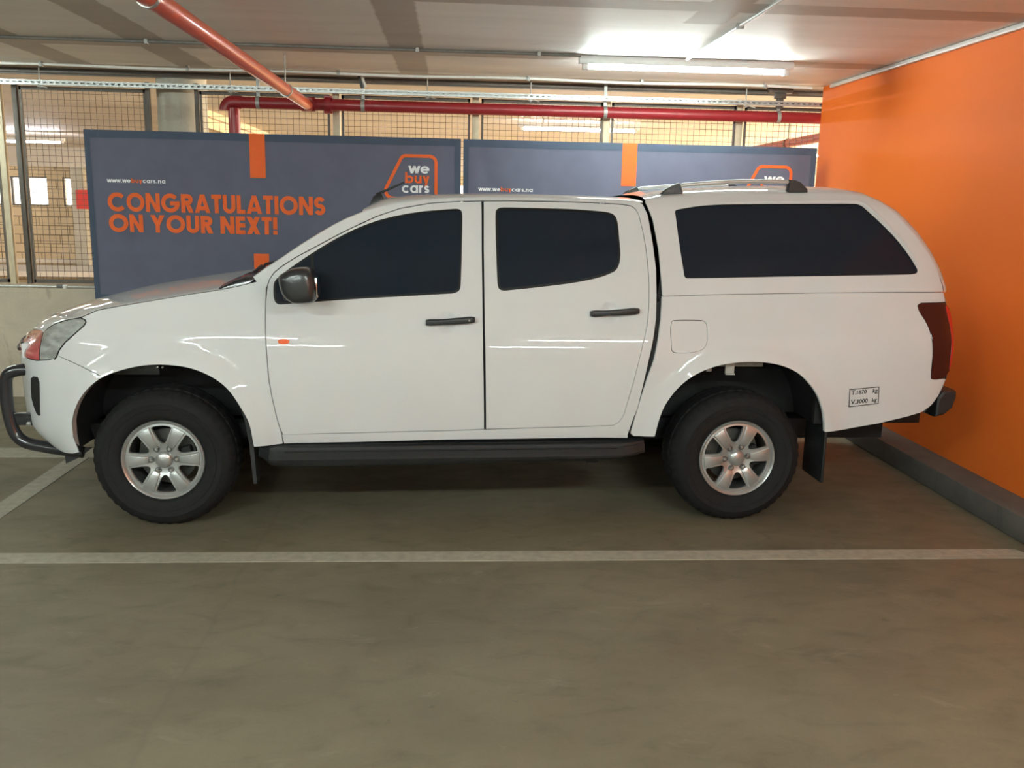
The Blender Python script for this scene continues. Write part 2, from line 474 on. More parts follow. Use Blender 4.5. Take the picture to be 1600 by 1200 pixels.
# slotted steel channel, with real slots, hung from the slab
t = thing('slotted_channel', 'galvanised slotted steel channel hung along the top of the fence', 'channel', (0, 8.16, 2.655))
v = []; f = []
x0, x1, h = -9.0, 3.5, .042
pitch, sl = .0508, .026
n = int((x1 - x0) / pitch)
mb = MB()
mb.box(x0, x1, 0, .003, -h / 2, -.0065); mb.box(x0, x1, 0, .003, .0065, h / 2)
for i in range(n):
    a = x0 + i * pitch
    mb.box(a + sl, a + pitch, 0, .003, -.0065, .0065)
mb.box(x0, x1, 0.003, .042, h / 2 - .003, h / 2)
mb.box(x0, x1, 0.003, .042, -h / 2, -h / 2 + .003)
mb.box(x0, x1, .039, .042, -h / 2 + .003, h / 2 - .003)
mb.build('channel', M['galv'], t)
for x in (-3.50, -1.92, -.24, .66, 2.58):
    m = MB().tube([(x, .02, -.045), (x, .02, .145)], .005, 8)
    m.box(x - .016, x + .016, -.004, .046, -.036, -.028)
    m.bar((x + .02, -.01, -.03), (x + .075, -.02, -.045), .012, .006)
    m.build('hanger_rod', M['galv_dull'], t, label='threaded hanger rod with a bent strap')
t = thing('beam_clamp', 'small black and white clamp above the slotted channel', 'bracket', (-.835, 8.20, 2.72))
MB().bar((0, 0, .08), (.03, 0, -.03), .03, .02).build('clamp_body', M['black_plastic'], t, bevel=.003)
MB().bar((.03, 0, .06), (.065, 0, -.02), .03, .018).build('clamp_plate', M['conduit'], t, bevel=.003, label='white plate of the clamp')
t = thing('beam_clamp', 'dark steel hanger bracket under the ceiling near the orange wall', 'bracket', (2.90, 8.22, 2.72))
m = MB(); m.box(-.11, .11, -.03, .03, .03, .075); m.box(-.05, .05, -.025, .025, -.02, .03); m.box(-.03, .03, -.02, .02, -.10, -.02)
m.build('bracket_plate', M['fence_dark'], t, bevel=.006)

# ------------------------------------------------------------------ fire pipe
t = thing('fire_pipe', 'red fire pipe along the fence with a faded branch towards the viewer', 'pipe', (0, 8.24, 2.545))
R = .050
MB().tube([(-1.84, 0, 0), (3.9, 0, 0)], R, 24).build('main_pipe', M['pipe_red'], t, smooth=True)
el = [(-1.84 - .07 + .0 + .07 * math.cos(math.radians(a)), 0, -.07 + .07 * math.sin(math.radians(a))) for a in range(90, 181, 9)]
el = [(-1.84 + .0, 0, 0)] + [(x, 0, z) for x, _, z in el]
MB().tube(el, R * 1.12, 24).build('elbow', M['pipe_red'], t, smooth=True)
MB().tube([(-1.91 - .07 + .07, 0, -.05), (-1.91, 0, -1.6)], R, 24).build('riser', M['pipe_red'], t, smooth=True)
MB().tube([(0 - 1.27, .0, -.01), (-1.27, -9.5, -.01)], R * .92, 24).build('branch_pipe', M['pipe_orange'], t, smooth=True, label='faded orange-red branch pipe')
m = MB()
m.lathe([(R * 1.0, -.06), (R * 1.22, -.06), (R * 1.26, 0), (R * 1.22, .06), (R, .06)], (-1.27, 0, 0), 'x', 24)
m.tube([(-1.27, .02, -.005), (-1.27, -.085, -.005)], R * 1.12, 24)
m.build('tee_clamp', M['pipe_red'], t, smooth=True)
m = MB()
m.lathe([(R * .98, -.028), (R * 1.3, -.028), (R * 1.3, .028), (R * .98, .028)], (-1.10, 0, 0), 'x', 24)
for dz in (-1, 1): m.box(-1.135, -1.065, -.025, .025, dz * R * 1.25 - .012, dz * R * 1.25 + .012)
m.build('coupling', M['pipe_red'], t, smooth=True)
for x in (-1.70, -.80, 1.33, 2.90):
    m = MB()
    m.lathe([(R + .001, -.016), (R + .005, -.016), (R + .005, .016), (R + .001, .016)], (x, 0, 0), 'x', 24)
    m.box(x - .014, x + .014, -.006, .006, R, .25)
    m.build('pipe_hanger', M['galv_dull'], t, label='galvanised strap hanger')
for y in (-1.1, -4.2):
    m = MB()
    m.lathe([(R * .92 + .001, -.014), (R * .92 + .006, -.014), (R * .92 + .006, .014), (R * .92 + .001, .014)], (-1.27, y, -.01), 'y', 24)
    m.tube([(-1.27, y, R * .9), (-1.27, y, .25)], .005, 8)
    m.build('pipe_hanger', M['galv'], t, label='ring hanger with a threaded rod')

# ------------------------------------------------------------------ mesh fence on the low wall
FY = 8.325; FZ0 = .955; FZ1 = 2.64
def fence_panel(x0, x1, label):
    t = thing('mesh_fence_panel', label, 'fence panel', ((x0 + x1) / 2, FY, FZ0), 0, 'wire mesh fence panels on the low wall')
    w = (x1 - x0) / 2; h = FZ1 - FZ0
    m = MB()
    b = .019
    for s in (-1, 1): m.box(s * w - b if s > 0 else -w, w if s > 0 else -w + b, -.012, .012, 0, h)
    m.box(-w, w, -.012, .012, 0, .03); m.box(-w, w, -.012, .012, h - .03, h)
    m.build('panel_frame', M['fence_dark'], t)
    m = MB()
    p = .0525; r = .0017
    def wire(a, c): m.bar(a, c, r * 2, r * 2, (0, 1, 0))
    k = int(2 * w / p)
    for i in range(1, k): x = -w + i * 2 * w / k; wire((x, 0, .02), (x, 0, h - .02))
    k = int(h / p)
    for i in range(1, k): z = i * h / k; wire((-w + .01, .004, z), (w - .01, .004, z))
    m.build('wire_mesh', M['wire'], t)
    return t
edges = [(-4.90, -3.95, 'left of the thick dark post'), (-3.74, -2.68, 'left of the round column'), (-2.22, -1.10, 'right of the round column behind the riser pipe'),
         (-.995, .135, 'behind the middle of the left banner'), (.235, 1.325, 'behind the left half of the right banner'),
         (1.405, 2.54, 'behind the right half of the right banner'), (2.622, 3.60, 'beside the orange wall')]
for a, b_, w in edges:
    fence_panel(a, b_, 'dark wire mesh fence panel ' + w)
def post(x, w, mat, label, y=FY + .03, z0=.945, z1=2.70, d=.05, lean=0):
    m = MB(); m.bar((x - lean, y, z0), (x, y, z1), d, w, (1, 0, 0))
    o = m.build('fence_post', mat, None, bevel=.003)
    return tag(o, label, 'post', 'fence posts between the mesh panels')
post(-3.775, .042, M['fence_dark'], 'dark steel fence post at the left edge beside a pale one', FY)
post(-3.90, .05, M['post_light'], 'pale weathered steel fence post nearest the left edge', FY - .03)
for x, w in ((-1.045, 'behind the left banner'), (.185, 'behind the join of the two banners'), (1.365, 'behind the orange stripe of the right banner'), (2.58, 'near the right end of the right banner')):
    post(x, .062, M['post_light'], 'pale fence post between two mesh panels ' + w)
for x, l in ((-2.66, 'left'), (-2.245, 'right')):
    o = MB().box(x - .016, x + .016, FY - .02, FY + .02, .945, 2.70).build('fence_post', M['fence_dark'])
    tag(o, 'thin dark steel post at the %s side of the round column' % l, 'post', 'fence posts between the mesh panels')
# round column
o = MB().lathe([(.0, .0), (.215, 0), (.215, 1.86), (0, 1.86)], (-2.455, 8.62, .94), 'z', 48).build('concrete_column', M['column'], smooth=True)
tag(o, 'round bare concrete column behind the fence above the left banner', 'column')
# conduit along the foot of the fence
t = thing('wall_conduit', 'thin grey conduit clipped along the top of the low wall', 'conduit', (0, 7.93, .957))
MB().tube([(-9, 0, 0), (3.2, 0, 0)], .010, 10).build('pipe', M['galv'], t, smooth=True)
MB().box(-3.38, -3.335, -.018, .018, -.012, .02).build('saddle_clip', M['conduit_dark'], t, bevel=.003)
MB().box(-3.33, -3.30, -.018, .018, -.014, .02).build('saddle_clip', M['conduit'], t, bevel=.003, label='white end clip')

# ------------------------------------------------------------------ the bay beyond the fence
BY = 22.0
soffit = simple('beyond_soffit', (.60, .545, .46), .7, noise=.10, scale=1.2, stretch=(.4, 2.5, 1))
slab('floor_beyond', -17, 12, 8.42, BY, -.5, -.3, M['concrete'])
slab('ceiling_beyond', -17, 12, 8.44, BY, CEIL + .02, CEIL + .2, soffit)
slab('wall_beyond_left', -17.2, -17, 8.42, BY, -.5, CEIL + .2, M['plain_wall'])
m = MB()
m.box(12, 12.2, 8.1, BY, -.5, 1.15); m.box(12, 12.2, 8.1, BY, 2.45, CEIL + .2)
m.box(12, 12.2, 8.1, 10, 1.15, 2.45); m.box(12, 12.2, 20, BY, 1.15, 2.45)
struct(m.build('wall_beyond_right', M['block']))
# far block wall with window openings
WZ0, WZ1 = 1.50, 2.165
holes = [(-13.2, -11.4), (-11.05, -9.42), (-9.10, -8.73), (-5.2, -3.6), (-1.2, .4), (3.0, 4.6), (7, 8.6)]
m = MB()
m.box(-17, 12, BY, BY + .25, -.5, WZ0); m.box(-17, 12, BY, BY + .25, WZ1, CEIL + .1)
xs = -17
for a, b_ in holes:
    m.box(xs, a, BY, BY + .25, WZ0, WZ1); xs = b_
m.box(xs, 12, BY, BY + .25, WZ0, WZ1)
struct(m.build('wall_far', M['block']))
for i, (a, b_) in enumerate(holes[:3]):
    m = MB(); c = .035
    m.box(a, a + c, BY + .05, BY + .10, WZ0, WZ1); m.box(b_ - c, b_, BY + .05, BY + .10, WZ0, WZ1)
    m.box(a + c, b_ - c, BY + .05, BY + .10, WZ0, WZ0 + c); m.box(a + c, b_ - c, BY + .05, BY + .10, WZ1 - c, WZ1)
    if b_ - a > 1: m.box(-10.27 if i == 1 else a + .8, -10.22 if i == 1 else a + .85, BY + .05, BY + .10, WZ0 + c, WZ1 - c)
    struct(m.build('window_%d' % (i + 1), M['conduit_dark']))
struct(MB().box(-17, 12, BY - .4, BY, 2.385, CEIL + .02).build('trim_4', soffit))
struct(MB().box(-17, 12, BY - .10, BY, .185, .28).build('trim_5', M['white_band']))
struct(MB().box(-17, 12, BY - .7, BY - .5, .03, .175).build('trim_6', M['plain_wall']))
struct(MB().box(-17, 12, BY - .75, BY - .7, -.085, .035).build('trim_7', M['white_band']))
struct(MB().box(-3.36, -3.08, 11.75, BY - .4, 2.60, CEIL + .02).build('trim_8', M['block']))
t = thing('far_column', 'distant concrete column with a red band beside the far windows', 'column', (-8.62, BY - .25, -.3))
MB().box(-.13, .14, -.1, .1, 0, 2.68).build('shaft', M['column'], t)
MB().box(-.03, .40, -.115, -.10, 1.75, 2.18).build('red_band', M['red_band'], t, label='bright red painted band')
tube_lamp((1.58, 11.8, 2.76), 'lit tube lamp in the bay beyond, seen through the mesh above the right banner', M['tube_violet'], 'tube lamps beyond the mesh fence', 1.52, .06)
tube_lamp((-7.62, 16.7, 2.72), 'lit tube lamp in the bay beyond, seen through the mesh at the left edge', M['tube_violet'], 'tube lamps beyond the mesh fence', 1.6, .10)
for x, y, w in ((6.5, 15.8, 'hidden on the right'), (-13.2, 16.7, 'at the far left')):
    tube_lamp((x, y, 2.76), 'tube lamp in the bay beyond ' + w, M['tube_violet'], 'tube lamps beyond the mesh fence', 1.52, .06)
t = thing('fire_pipe', 'dull red fire pipe in the bay beyond, slanting behind the mesh beside the orange wall', 'pipe', (3.91, 0, 2.5))
MB().tube([(0, 8.9, 0), (0, 13.6, 0)], .05, 20).build('pipe', M['pipe_red'], t, smooth=True)
for y in (9.6, 10.7):
    m = MB(); m.tube([(0, y, .04), (0, y, .31)], .006, 8)
    m.lathe([(.052, -.014), (.058, -.014), (.058, .014), (.052, .014)], (0, y, 0), 'y', 20)
    m.build('pipe_hanger', M['fence_dark'], t)
# daylight entering the bay beyond through its open side and windows
def area(name, loc, rot, sx, sy, power, col):
    l = bpy.data.lights.new(name, 'AREA'); l.shape = 'RECTANGLE'; l.size = sx; l.size_y = sy
    l.energy = power; l.color = col
    o = bpy.data.objects.new(name, l); link(o); o.location = loc; o.rotation_euler = rot
    return o
area('daylight_side_opening', (11.98, 15, 1.8), (0, math.radians(90), 0), 1.25, 9.8, 1200, (1.0, .84, .62))

# ------------------------------------------------------------------ stroke lettering (geometric bold)
class Pen:
    """letters drawn as strokes of constant width on a plane; result is a flat outline mesh"""
    def __init__(self, w): self.w = w; self.v = []; self.f = []
    def stroke(self, pts, closed=False):
        w = self.w / 2; n = len(pts); base = len(self.v)
        P = [Vector(p) for p in pts]
        for i, p in enumerate(P):
            if closed: a, b = P[i - 1], P[(i + 1) % n]
            else: a, b = P[max(i - 1, 0)], P[min(i + 1, n - 1)]
            d0 = (p - a).normalized() if (p - a).length > 1e-9 else None
            d1 = (b - p).normalized() if (b - p).length > 1e-9 else None
            if d0 is None: d0 = d1
            if d1 is None: d1 = d0
            nrm = Vector((-(d0.y + d1.y), d0.x + d1.x)).normalized()
            k = max(.35, nrm.dot(Vector((-d0.y, d0.x))))
            nrm = nrm * (w / k)
            self.v += [tuple(p + nrm), tuple(p - nrm)]
        m = n if closed else n - 1
        for i in range(m):
            a = base + 2 * i; b = base + 2 * ((i + 1) % n)
            self.f.append((a, a + 1, b + 1, b))
    def poly(self, pts):
        b = len(self.v); self.v += [tuple(p) for p in pts]; self.f.append(tuple(range(b, b + len(pts))))
def glyph(pen, ch, x, y, s):
    """draws one glyph with its left edge at x; s = cap height; returns advance"""
    w = pen.w; h = w / 2
    def S(pts, closed=False): pen.stroke([(x + a, y + b) for a, b in pts], closed)
    H = s; r = H / 2 - h; xh = H * .72; rx = xh / 2 - h
    if ch in 'OCG':
        R_ = H / 2 + .012 * H - h; c = R_ + h
        if ch == 'O': S(arc(c, H / 2, R_, 0, 352, 44), True); return 2 * c
        if ch == 'C': S(arc(c, H / 2, R_, 42, 318, 34)); return 1.84 * c
        S(arc(c, H / 2, R_, 42, 360, 40) + []); S([(c - .02 * H, H / 2 - .02 * H), (2 * c, H / 2 - .02 * H)]); return 2 * c
    if ch == 'N': W = .78 * H; S([(h, 0), (h, H)]); S([(W - h, 0), (W - h, H)]); pen.poly([(x, y + H), (x + w * 1.05, y + H), (x + W, y), (x + W - w * 1.05, y)]); return W
    if ch == 'R':
        W = .66 * H; S([(h, 0), (h, H)]); r2 = .29 * H - h
        S([(h, H - h)] + [(W - .31 * H, H - h)] + arc(W - .31 * H + .0, H - h - r2, r2, 90, -90, 14) + [(h, H - h - 2 * r2)])
        pen.poly([(x + .24 * H, y + .42 * H), (x + .24 * H + w * 1.15, y + .42 * H), (x + W + .01 * H, y), (x + W - w * 1.15, y)]); return W
    if ch == 'A':
        W = .86 * H; c = W / 2
        pen.poly([(x, y), (x + w * 1.06, y), (x + c + w * .40, y + H), (x + c - w * .55, y + H)]); pen.poly([(x + W, y), (x + W - w * 1.06, y), (x + c - w * .40, y + H), (x + c + w * .55, y + H)])
        S([(W * .22, .25 * H), (W * .78, .25 * H)]); return W
    if ch == 'T': W = .56 * H; S([(W / 2, 0), (W / 2, H)]); S([(0, H - h * .92), (W, H - h * .92)]); return W
    if ch == 'U':
        W = .70 * H; r2 = W / 2 - h; S([(h, H)] + arc(W / 2, r2 + h, r2, 180, 360, 20) + [(W - h, H)]); return W
    if ch == 'L': W = .46 * H; S([(h, 0), (h, H)]); S([(h, h * .92), (W, h * .92)]); return W
    if ch == 'I': S([(h, 0), (h, H)]); return w
    if ch == 'E':
        W = .52 * H; S([(h, 0), (h, H)])
        for yy in (h * .92, H / 2, H - h * .92): S([(h, yy), (W, yy)])
        return W
    if ch == 'S':
        r2 = H / 4 - h * .5 + .006 * H; W = 2 * r2 + w; c = W / 2
        S(arc(c, H - h - r2, r2, 22, 270, 20) + arc(c, h + r2, r2, 90, -158, 20)[1:]); return W
    if ch == 'Y':
        W = .80 * H; c = W / 2; S([(c, 0), (c, .45 * H)])
        pen.poly([(x, y + H), (x + w * 1.15, y + H), (x + c + h, y + .42 * H), (x + c - h, y + .42 * H)]); pen.poly([(x + W, y + H), (x + W - w * 1.15, y + H), (x + c - h, y + .42 * H), (x + c + h, y + .42 * H)]); return W
    if ch == 'X':
        W = .76 * H
        pen.poly([(x, y), (x + w * 1.2, y), (x + W, y + H), (x + W - w * 1.2, y + H)]); pen.poly([(x + W, y), (x + W - w * 1.2, y), (x, y + H), (x + w * 1.2, y + H)]); return W
    if ch == '!': S([(h, .30 * H), (h, H)]); S([(h, 0), (h, w)]); return w
    if ch == '.': S([(h, 0), (h, w)]); return w
    # lower case
    if ch == 'w':
        W = 1.06 * xh; q = W / 4; k = w * .56
        for a, b_, up in ((0, q, 0), (q, 2 * q, 1), (2 * q, 3 * q, 0), (3 * q, W, 1)):
            y0, y1 = (xh, 0) if not up else (0, xh)
            pen.poly([(x + a - k, y + y0), (x + a + k, y + y0), (x + b_ + k, y + y1), (x + b_ - k, y + y1)])
        return W
    if ch == 'e':
        c = xh / 2; S(arc(c, xh / 2, rx, -42, -360 + 0, 30)[::1]); S([(c - rx, xh / 2 - .0 * w), (c + rx + h, xh / 2)]); return xh
    if ch == 'c': c = xh / 2; S(arc(c, xh / 2, rx, 44, 316, 26)); return xh * .90
    if ch == 'a': c = xh / 2; S(arc(c, xh / 2, rx, 0, 352, 32), True); S([(xh - h, 0), (xh - h, xh)]); return xh
    if ch == 'b': c = xh / 2; S(arc(c, xh / 2, rx, 0, 352, 32), True); S([(h, 0), (h, H * 1.02)]); return xh
    if ch == 'u': W = .84 * xh; r2 = W / 2 - h; S([(h, xh)] + arc(W / 2, r2 + h, r2, 180, 360, 16) + [(W - h, xh)]); S([(W - h, 0), (W - h, xh)]); return W
    if ch == 'n': W = .84 * xh; r2 = W / 2 - h; S([(h, 0)] + arc(W / 2, xh - r2 - h, r2, 180, 0, 16) + [(W - h, 0)]); S([(h, 0), (h, xh)]); return W
    if ch == 'r': r2 = .30 * xh; S([(h, 0), (h, xh)]); S(arc(h + r2, xh - h - r2, r2, 180, 80, 8)); return .50 * xh
    if ch == 's':
        r2 = xh / 4 - h * .5; W = 2 * r2 + w * 1.1; c = W / 2
        S(arc(c, xh - h - r2, r2, 15, 270, 16) + arc(c, h + r2, r2, 90, -165, 16)[1:]); return W
    if ch == 'y':
        W = .80 * xh; c = W / 2; D = -.36 * xh
        pen.poly([(x, y + xh), (x + w * 1.12, y + xh), (x + c + h, y), (x + c - h * .9, y)])
        pen.poly([(x + W, y + xh), (x + W - w * 1.12, y + xh), (x + c * .52, y + D), (x + c * .52 + w * 1.12, y + D)]); return W
    return .3 * s
def text_mesh(words, cap, weight, gap, x0, z0, width=None):
    """words: [(string, ink)]; returns {ink: (verts2d, faces)} laid from x0 with baseline z0, fitted to width"""
    pens = {}
    x = 0
    for s, ink in words:
        pen = pens.setdefault(ink, Pen(weight))
        for ch in s:
            if ch == ' ': x += cap * .34; continue
            x += glyph(pen, ch, x, 0, cap) + gap
    x -= gap
    k = (width / x) if width else 1
    return {ink: ([(x0 + a * k, z0 + b) for a, b in p.v], p.f) for ink, p in pens.items()}

# ------------------------------------------------------------------ banners
def banner(x0, x1, z0, z1, y, seed, label, line_words, congrats):
    W = x1 - x0; Hh = z1 - z0
    rnd = random.Random(seed)
    t = thing('hanging_banner', label, 'banner', (x0, y, z0), 0, 'slate blue banners along the fence')
    def fy(x, z):   # cloth surface: soft folds; x,z local
        u = x / W; v = z / Hh
        d = .006 * math.sin(x * 5.1 + seed) + .004 * math.sin(x * 11.3 + z * 2.1 + seed * 2)
        d += .024 * math.exp(-((u * W - .12 - .34 * (1 - v)) / .055) ** 2) * (1 - v * .9)
        d -= .016 * math.exp(-((u * W - .25 - .50 * (1 - v)) / .09) ** 2) * (1 - v * .9)
        d += .006 * math.exp(-(((W - x) - .08 - .12 * (1 - v)) / .07) ** 2)
        d -= .004 * math.exp(-((z - Hh * .425) / .035) ** 2)
        return d - .004
    nx, nz = 110, 50
    v = []; f = []
    for j in range(nz + 1):
        for i in range(nx + 1):
            x = W * i / nx; z = Hh * j / nz
            v.append((x, fy(x, z), z))
    k = len(v)
    v += [(a, b + .002, c) for a, b, c in v]
    for j in range(nz):
        for i in range(nx):
            a = j * (nx + 1) + i
            f.append((a, a + 1, a + nx + 2, a + nx + 1)); f.append((k + a, k + a + nx + 1, k + a + nx + 2, k + a + 1))
    for i in range(nx):
        a = i; f.append((a, k + a, k + a + 1, a + 1)); a = nz * (nx + 1) + i; f.append((a, a + 1, k + a + 1, k + a))
    for j in range(nz):
        a = j * (nx + 1); b = a + nx + 1; f.append((a, b, k + b, k + a)); a += nx; b += nx; f.append((a, k + a, k + b, b))
    mesh_obj('cloth', v, f, M['banner'], t, smooth=True)
    def patch(name, vs, fs, mat, off, lab=None):
        # subdivide long faces so that the print follows the cloth
        bm = bmesh.new()
        bv = [bm.verts.new((a, 0, b)) for a, b in vs]
        for q in fs:
            try: bm.faces.new([bv[i] for i in q])
            except ValueError: pass
        for _ in range(5):
            es = [e for e in bm.edges if e.calc_length() > .06]
            if not es: break
            bmesh.ops.subdivide_edges(bm, edges=es, cuts=1)
        bmesh.ops.triangulate(bm, faces=bm.faces)
        me = bpy.data.meshes.new(name)
        for q in bm.verts: q.co.y = fy(q.co.x, q.co.z) - off
        bm.normal_update()
        for fa in bm.faces:
            if fa.normal.y > 0: fa.normal_flip()
        bm.to_mesh(me); bm.free()
        me.materials.append(mat)
        o = bpy.data.objects.new(name, me); link(o); o.parent = t
        if lab: o['label'] = lab
        return o
    for k in range(5):
        x = .04 + (W - .08) * k / 4
        MB().tube([(x, fy(x, Hh - .03) + .003, Hh - .03), (x, FY - y - .022, Hh + .02)], .0025, 6).build('cable_tie', M['rubber_trim'], t)
    def rect(a, b, c, d, n=1): return [(a, c), (b, c), (b, d), (a, d)], [(0, 1, 2, 3)]
    hv, hf = [], []
    for r in ((0, W, Hh - .062, Hh), (0, .045, 0, Hh - .062), (W - .05, W, 0, Hh - .062), (.045, W - .05, 0, .05)):
        a, b = rect(*r); n = len(hv); hv += a; hf += [tuple(i + n for i in q) for q in b]
    patch('hem', hv, hf, M['banner_hem'], .003, 'darker double-stitched hem')
    cx = W * .452
    if not congrats: cx = W * .464
    sv, sf = [], []
    for r in ((cx - .063, cx + .063, Hh - .352, Hh), (cx - .060, cx + .064, 0, Hh - .975)):
        a, b = rect(*r); n = len(sv); sv += a; sf += [tuple(i + n for i in q) for q in b]
    a, b = rect(cx - .063, cx + .063, Hh - .352, Hh); patch('orange_stripe', a, b, M['ink_orange'], .0045, 'orange stripe from the top edge')
    a, b = rect(cx - .055, cx + .069, 0, Hh - .972); patch('orange_stripe', a, b, M['ink_orange'], .0045, 'orange stripe rising from the bottom edge')
    def write(words, cap, weight, gap, xx, zz, width, nm, lab):
        for ink, (vs, fs) in text_mesh(words, cap, weight, gap, xx, zz, width).items():
            patch(nm, vs, fs, M[ink], .005, lab + (' in white' if ink == 'ink_white' else ' in orange'))
    for words, cap, weight, gap, xx, zz, width, nm, lab in line_words:
        write(words, cap, weight, gap, xx - x0, zz - z0, width, nm, lab)
    # logo outline: rounded five-sided frame
    lx = (-.604 if congrats else 2.42) - x0; lz = (1.735 if congrats else 1.718) - z0
    def rounded(pts, r):
        out = []
        n = len(pts)
        for i, p in enumerate(pts):
            p = Vector(p); a = (Vector(pts[i - 1]) - p).normalized(); b = (Vector(pts[(i + 1) % n]) - p).normalized()
            rr = r[i]
            ang = a.angle(b); tlen = rr / math.tan(ang / 2); c = p + (a + b).normalized() * (rr / math.sin(ang / 2))
            s = p + a * tlen; e = p + b * tlen
            a0 = math.atan2(s.y - c.y, s.x - c.x); a1 = math.atan2(e.y - c.y, e.x - c.x)
            d = (a1 - a0 + math.pi) % (2 * math.pi) - math.pi
            for k_ in range(9): out.append((c.x + rr * math.cos(a0 + d * k_ / 8), c.y + rr * math.sin(a0 + d * k_ / 8)))
        return out
    pen = Pen(.026)
    pen.stroke(rounded([(lx + .054, lz + .023), (lx + .451, lz + .023), (lx + .451, lz + .368), (lx + .172, lz + .368), (lx + .026, lz + .085)], [.06, .01, .055, .045, .06]), True)
    patch('logo_frame', pen.v, pen.f, M['ink_orange'], .005, 'orange rounded frame of the logo')
    for s, ink, xx, zz, wd in (('we', 'ink_white', .231, .227, .165), ('buy', 'ink_orange', .194, .148, .202), ('cars', 'ink_white', .167, .068, .229)):
        for ik, (vs, fs) in text_mesh([(s, ink)], .086, .0158, .008, lx + xx, lz + zz, wd).items():
            patch('logo_word', vs, fs, M[ik], .0055, 'logo word "%s" in %s' % (s, 'white' if ik == 'ink_white' else 'orange'))
    return t
URL = [('www.we', 'ink_white'), ('buy', 'ink_orange'), ('cars.na', 'ink_white')]
banner(-2.99, .052, .87, 2.25, 7.72, 1.0, 'slate blue banner with large orange congratulations lettering hanging on the left', [
    (URL, .036, .0068, .005, -2.828, 1.836, .468, 'web_address', 'small web address'),
    ([('CONGRATULATIONS', 'ink_orange')], 0.150, .0335, .011, -2.835, 1.605, 1.765, 'lettering', 'large capital lettering, first line'),
    ([('ON YOUR NEXT!', 'ink_orange')], .143, .0335, .011, -2.835, 1.438, 1.365, 'lettering', 'large capital lettering, second line')], True)
banner(.072, 3.09, .87, 2.25, 7.74, 4.2, 'slate blue banner behind the cab and canopy, between the other banner and the orange wall', [
    (URL, .036, .0068, .005, .204, 1.832, .455, 'web_address', 'small web address')], False)

# ================================================================== THE TRUCK
# body coordinates: x back from the front hub, y inwards from the near flank, z up
TRUCK = thing('pickup_truck', 'white double-cab pickup truck with a canopy and black nudge bar parked in the bay', 'car',
              (-1.5148, 4.6189, 0), math.atan2(.0230992, .9997332))
WB = 3.0923; HW = .93           # wheelbase, half width
def smooth_tab(t, x):
    n = len(t)
    if x <= t[0][0]: return t[0][1] + (x - t[0][0]) * ((t[1][1] - t[0][1]) / (t[1][0] - t[0][0]))
    if x >= t[-1][0]: return t[-1][1] + (x - t[-1][0]) * ((t[-1][1] - t[-2][1]) / (t[-1][0] - t[-2][0]))
    for i in range(n - 1):
        if x <= t[i + 1][0]:
            x0, y0 = t[i]; x1, y1 = t[i + 1]; h = x1 - x0
            def m(j):
                if j <= 0: return (t[1][1] - t[0][1]) / (t[1][0] - t[0][0])
                if j >= n - 1: return (t[-1][1] - t[-2][1]) / (t[-1][0] - t[-2][0])
                a = (t[j][1] - t[j-1][1]) / (t[j][0] - t[j-1][0]); b = (t[j+1][1] - t[j][1]) / (t[j+1][0] - t[j][0])
                if a * b <= 0: return 0
                ha = t[j][0] - t[j-1][0]; hb = t[j+1][0] - t[j][0]
                w1 = 2 * hb + ha; w2 = hb + 2 * ha
                return (w1 + w2) / (w1 / a + w2 / b)
            u = (x - x0) / h; m0 = m(i) * h; m1 = m(i + 1) * h
            return (2*u**3 - 3*u*u + 1) * y0 + (u**3 - 2*u*u + u) * m0 + (-2*u**3 + 3*u*u) * y1 + (u**3 - u*u) * m1
def lin(t, x):
    if x <= t[0][0]: return t[0][1]
    for (a, b), (c, d) in zip(t, t[1:]):
        if x <= c: return b + (d - b) * (x - a) / (c - a)
    return t[-1][1]
def sstep(a, b, x):
    u = max(0, min(1, (x - a) / (b - a))); return u * u * (3 - 2 * u)
SEC = [(.30,.075),(.42,.045),(.52,.022),(.65,.008),(.80,.0),(.93,.004),(1.02,.018),(1.09,.045),(1.16,.072),(1.3,.118),(1.45,.17),(1.6,.228),(1.68,.262),(1.74,.30),(1.80,.36)]
PLANF = [(-.905,.85),(-.90,.72),(-.885,.6),(-.84,.42),(-.75,.25),(-.69,.16),(-.60,.085),(-.50,.042),(-.38,.012),(-.2,0.0)]
PLANR = [(3.9,0),(4.1,.012),(4.22,.035),(4.30,.07),(4.36,.13),(4.40,.22),(4.42,.40)]
LEAN = [(.30,.16),(.38,.12),(.44,.04),(.52,0),(.9,0),(.98,.065),(1.05,.13),(1.12,.19),(1.3,.22)]
def side_y(s, z):
    y = smooth_tab(SEC, z)
    if s < -.2:
        l = smooth_tab(LEAN, max(.30, min(z, 1.3))) * sstep(-.35, -.75, s)
        y += smooth_tab(PLANF, max(-.905, s - l))
    if s > 3.9: y += smooth_tab(PLANR, min(s, 4.42))
    for sc, zc, r in ((.02, .365, .50), (3.10, .375, .50)):
        d = math.hypot(s - sc, (z - zc) * 1.02)
        f = math.exp(-((d - r) / .085) ** 2) if d > r else 1.0
        if z < zc - .1: f *= sstep(.15, .42, z + .02)
        y -= .034 * f * sstep(.25, .45, z)
        y += .010 * sstep(.585, .655, d) * sstep(.62, .80, z) * (1 - sstep(.34, .56, abs(s - sc)))
    # soft recesses behind the door handles
    for hx, hz, hr in ((1.482, 1.108, .054), (2.355, 1.166, .056)):
        d = math.hypot(s - hx, z - hz) / hr
        if d < 1.25: y += .017 * (1 - sstep(.25, 1.10, d))
    return y
def side_n(s, z, e=.004):
    fs = (side_y(s + e, z) - side_y(s - e, z)) / (2 * e); fz = (side_y(s, z + e) - side_y(s, z - e)) / (2 * e)
    return Vector((fs, -1, fz)).normalized()
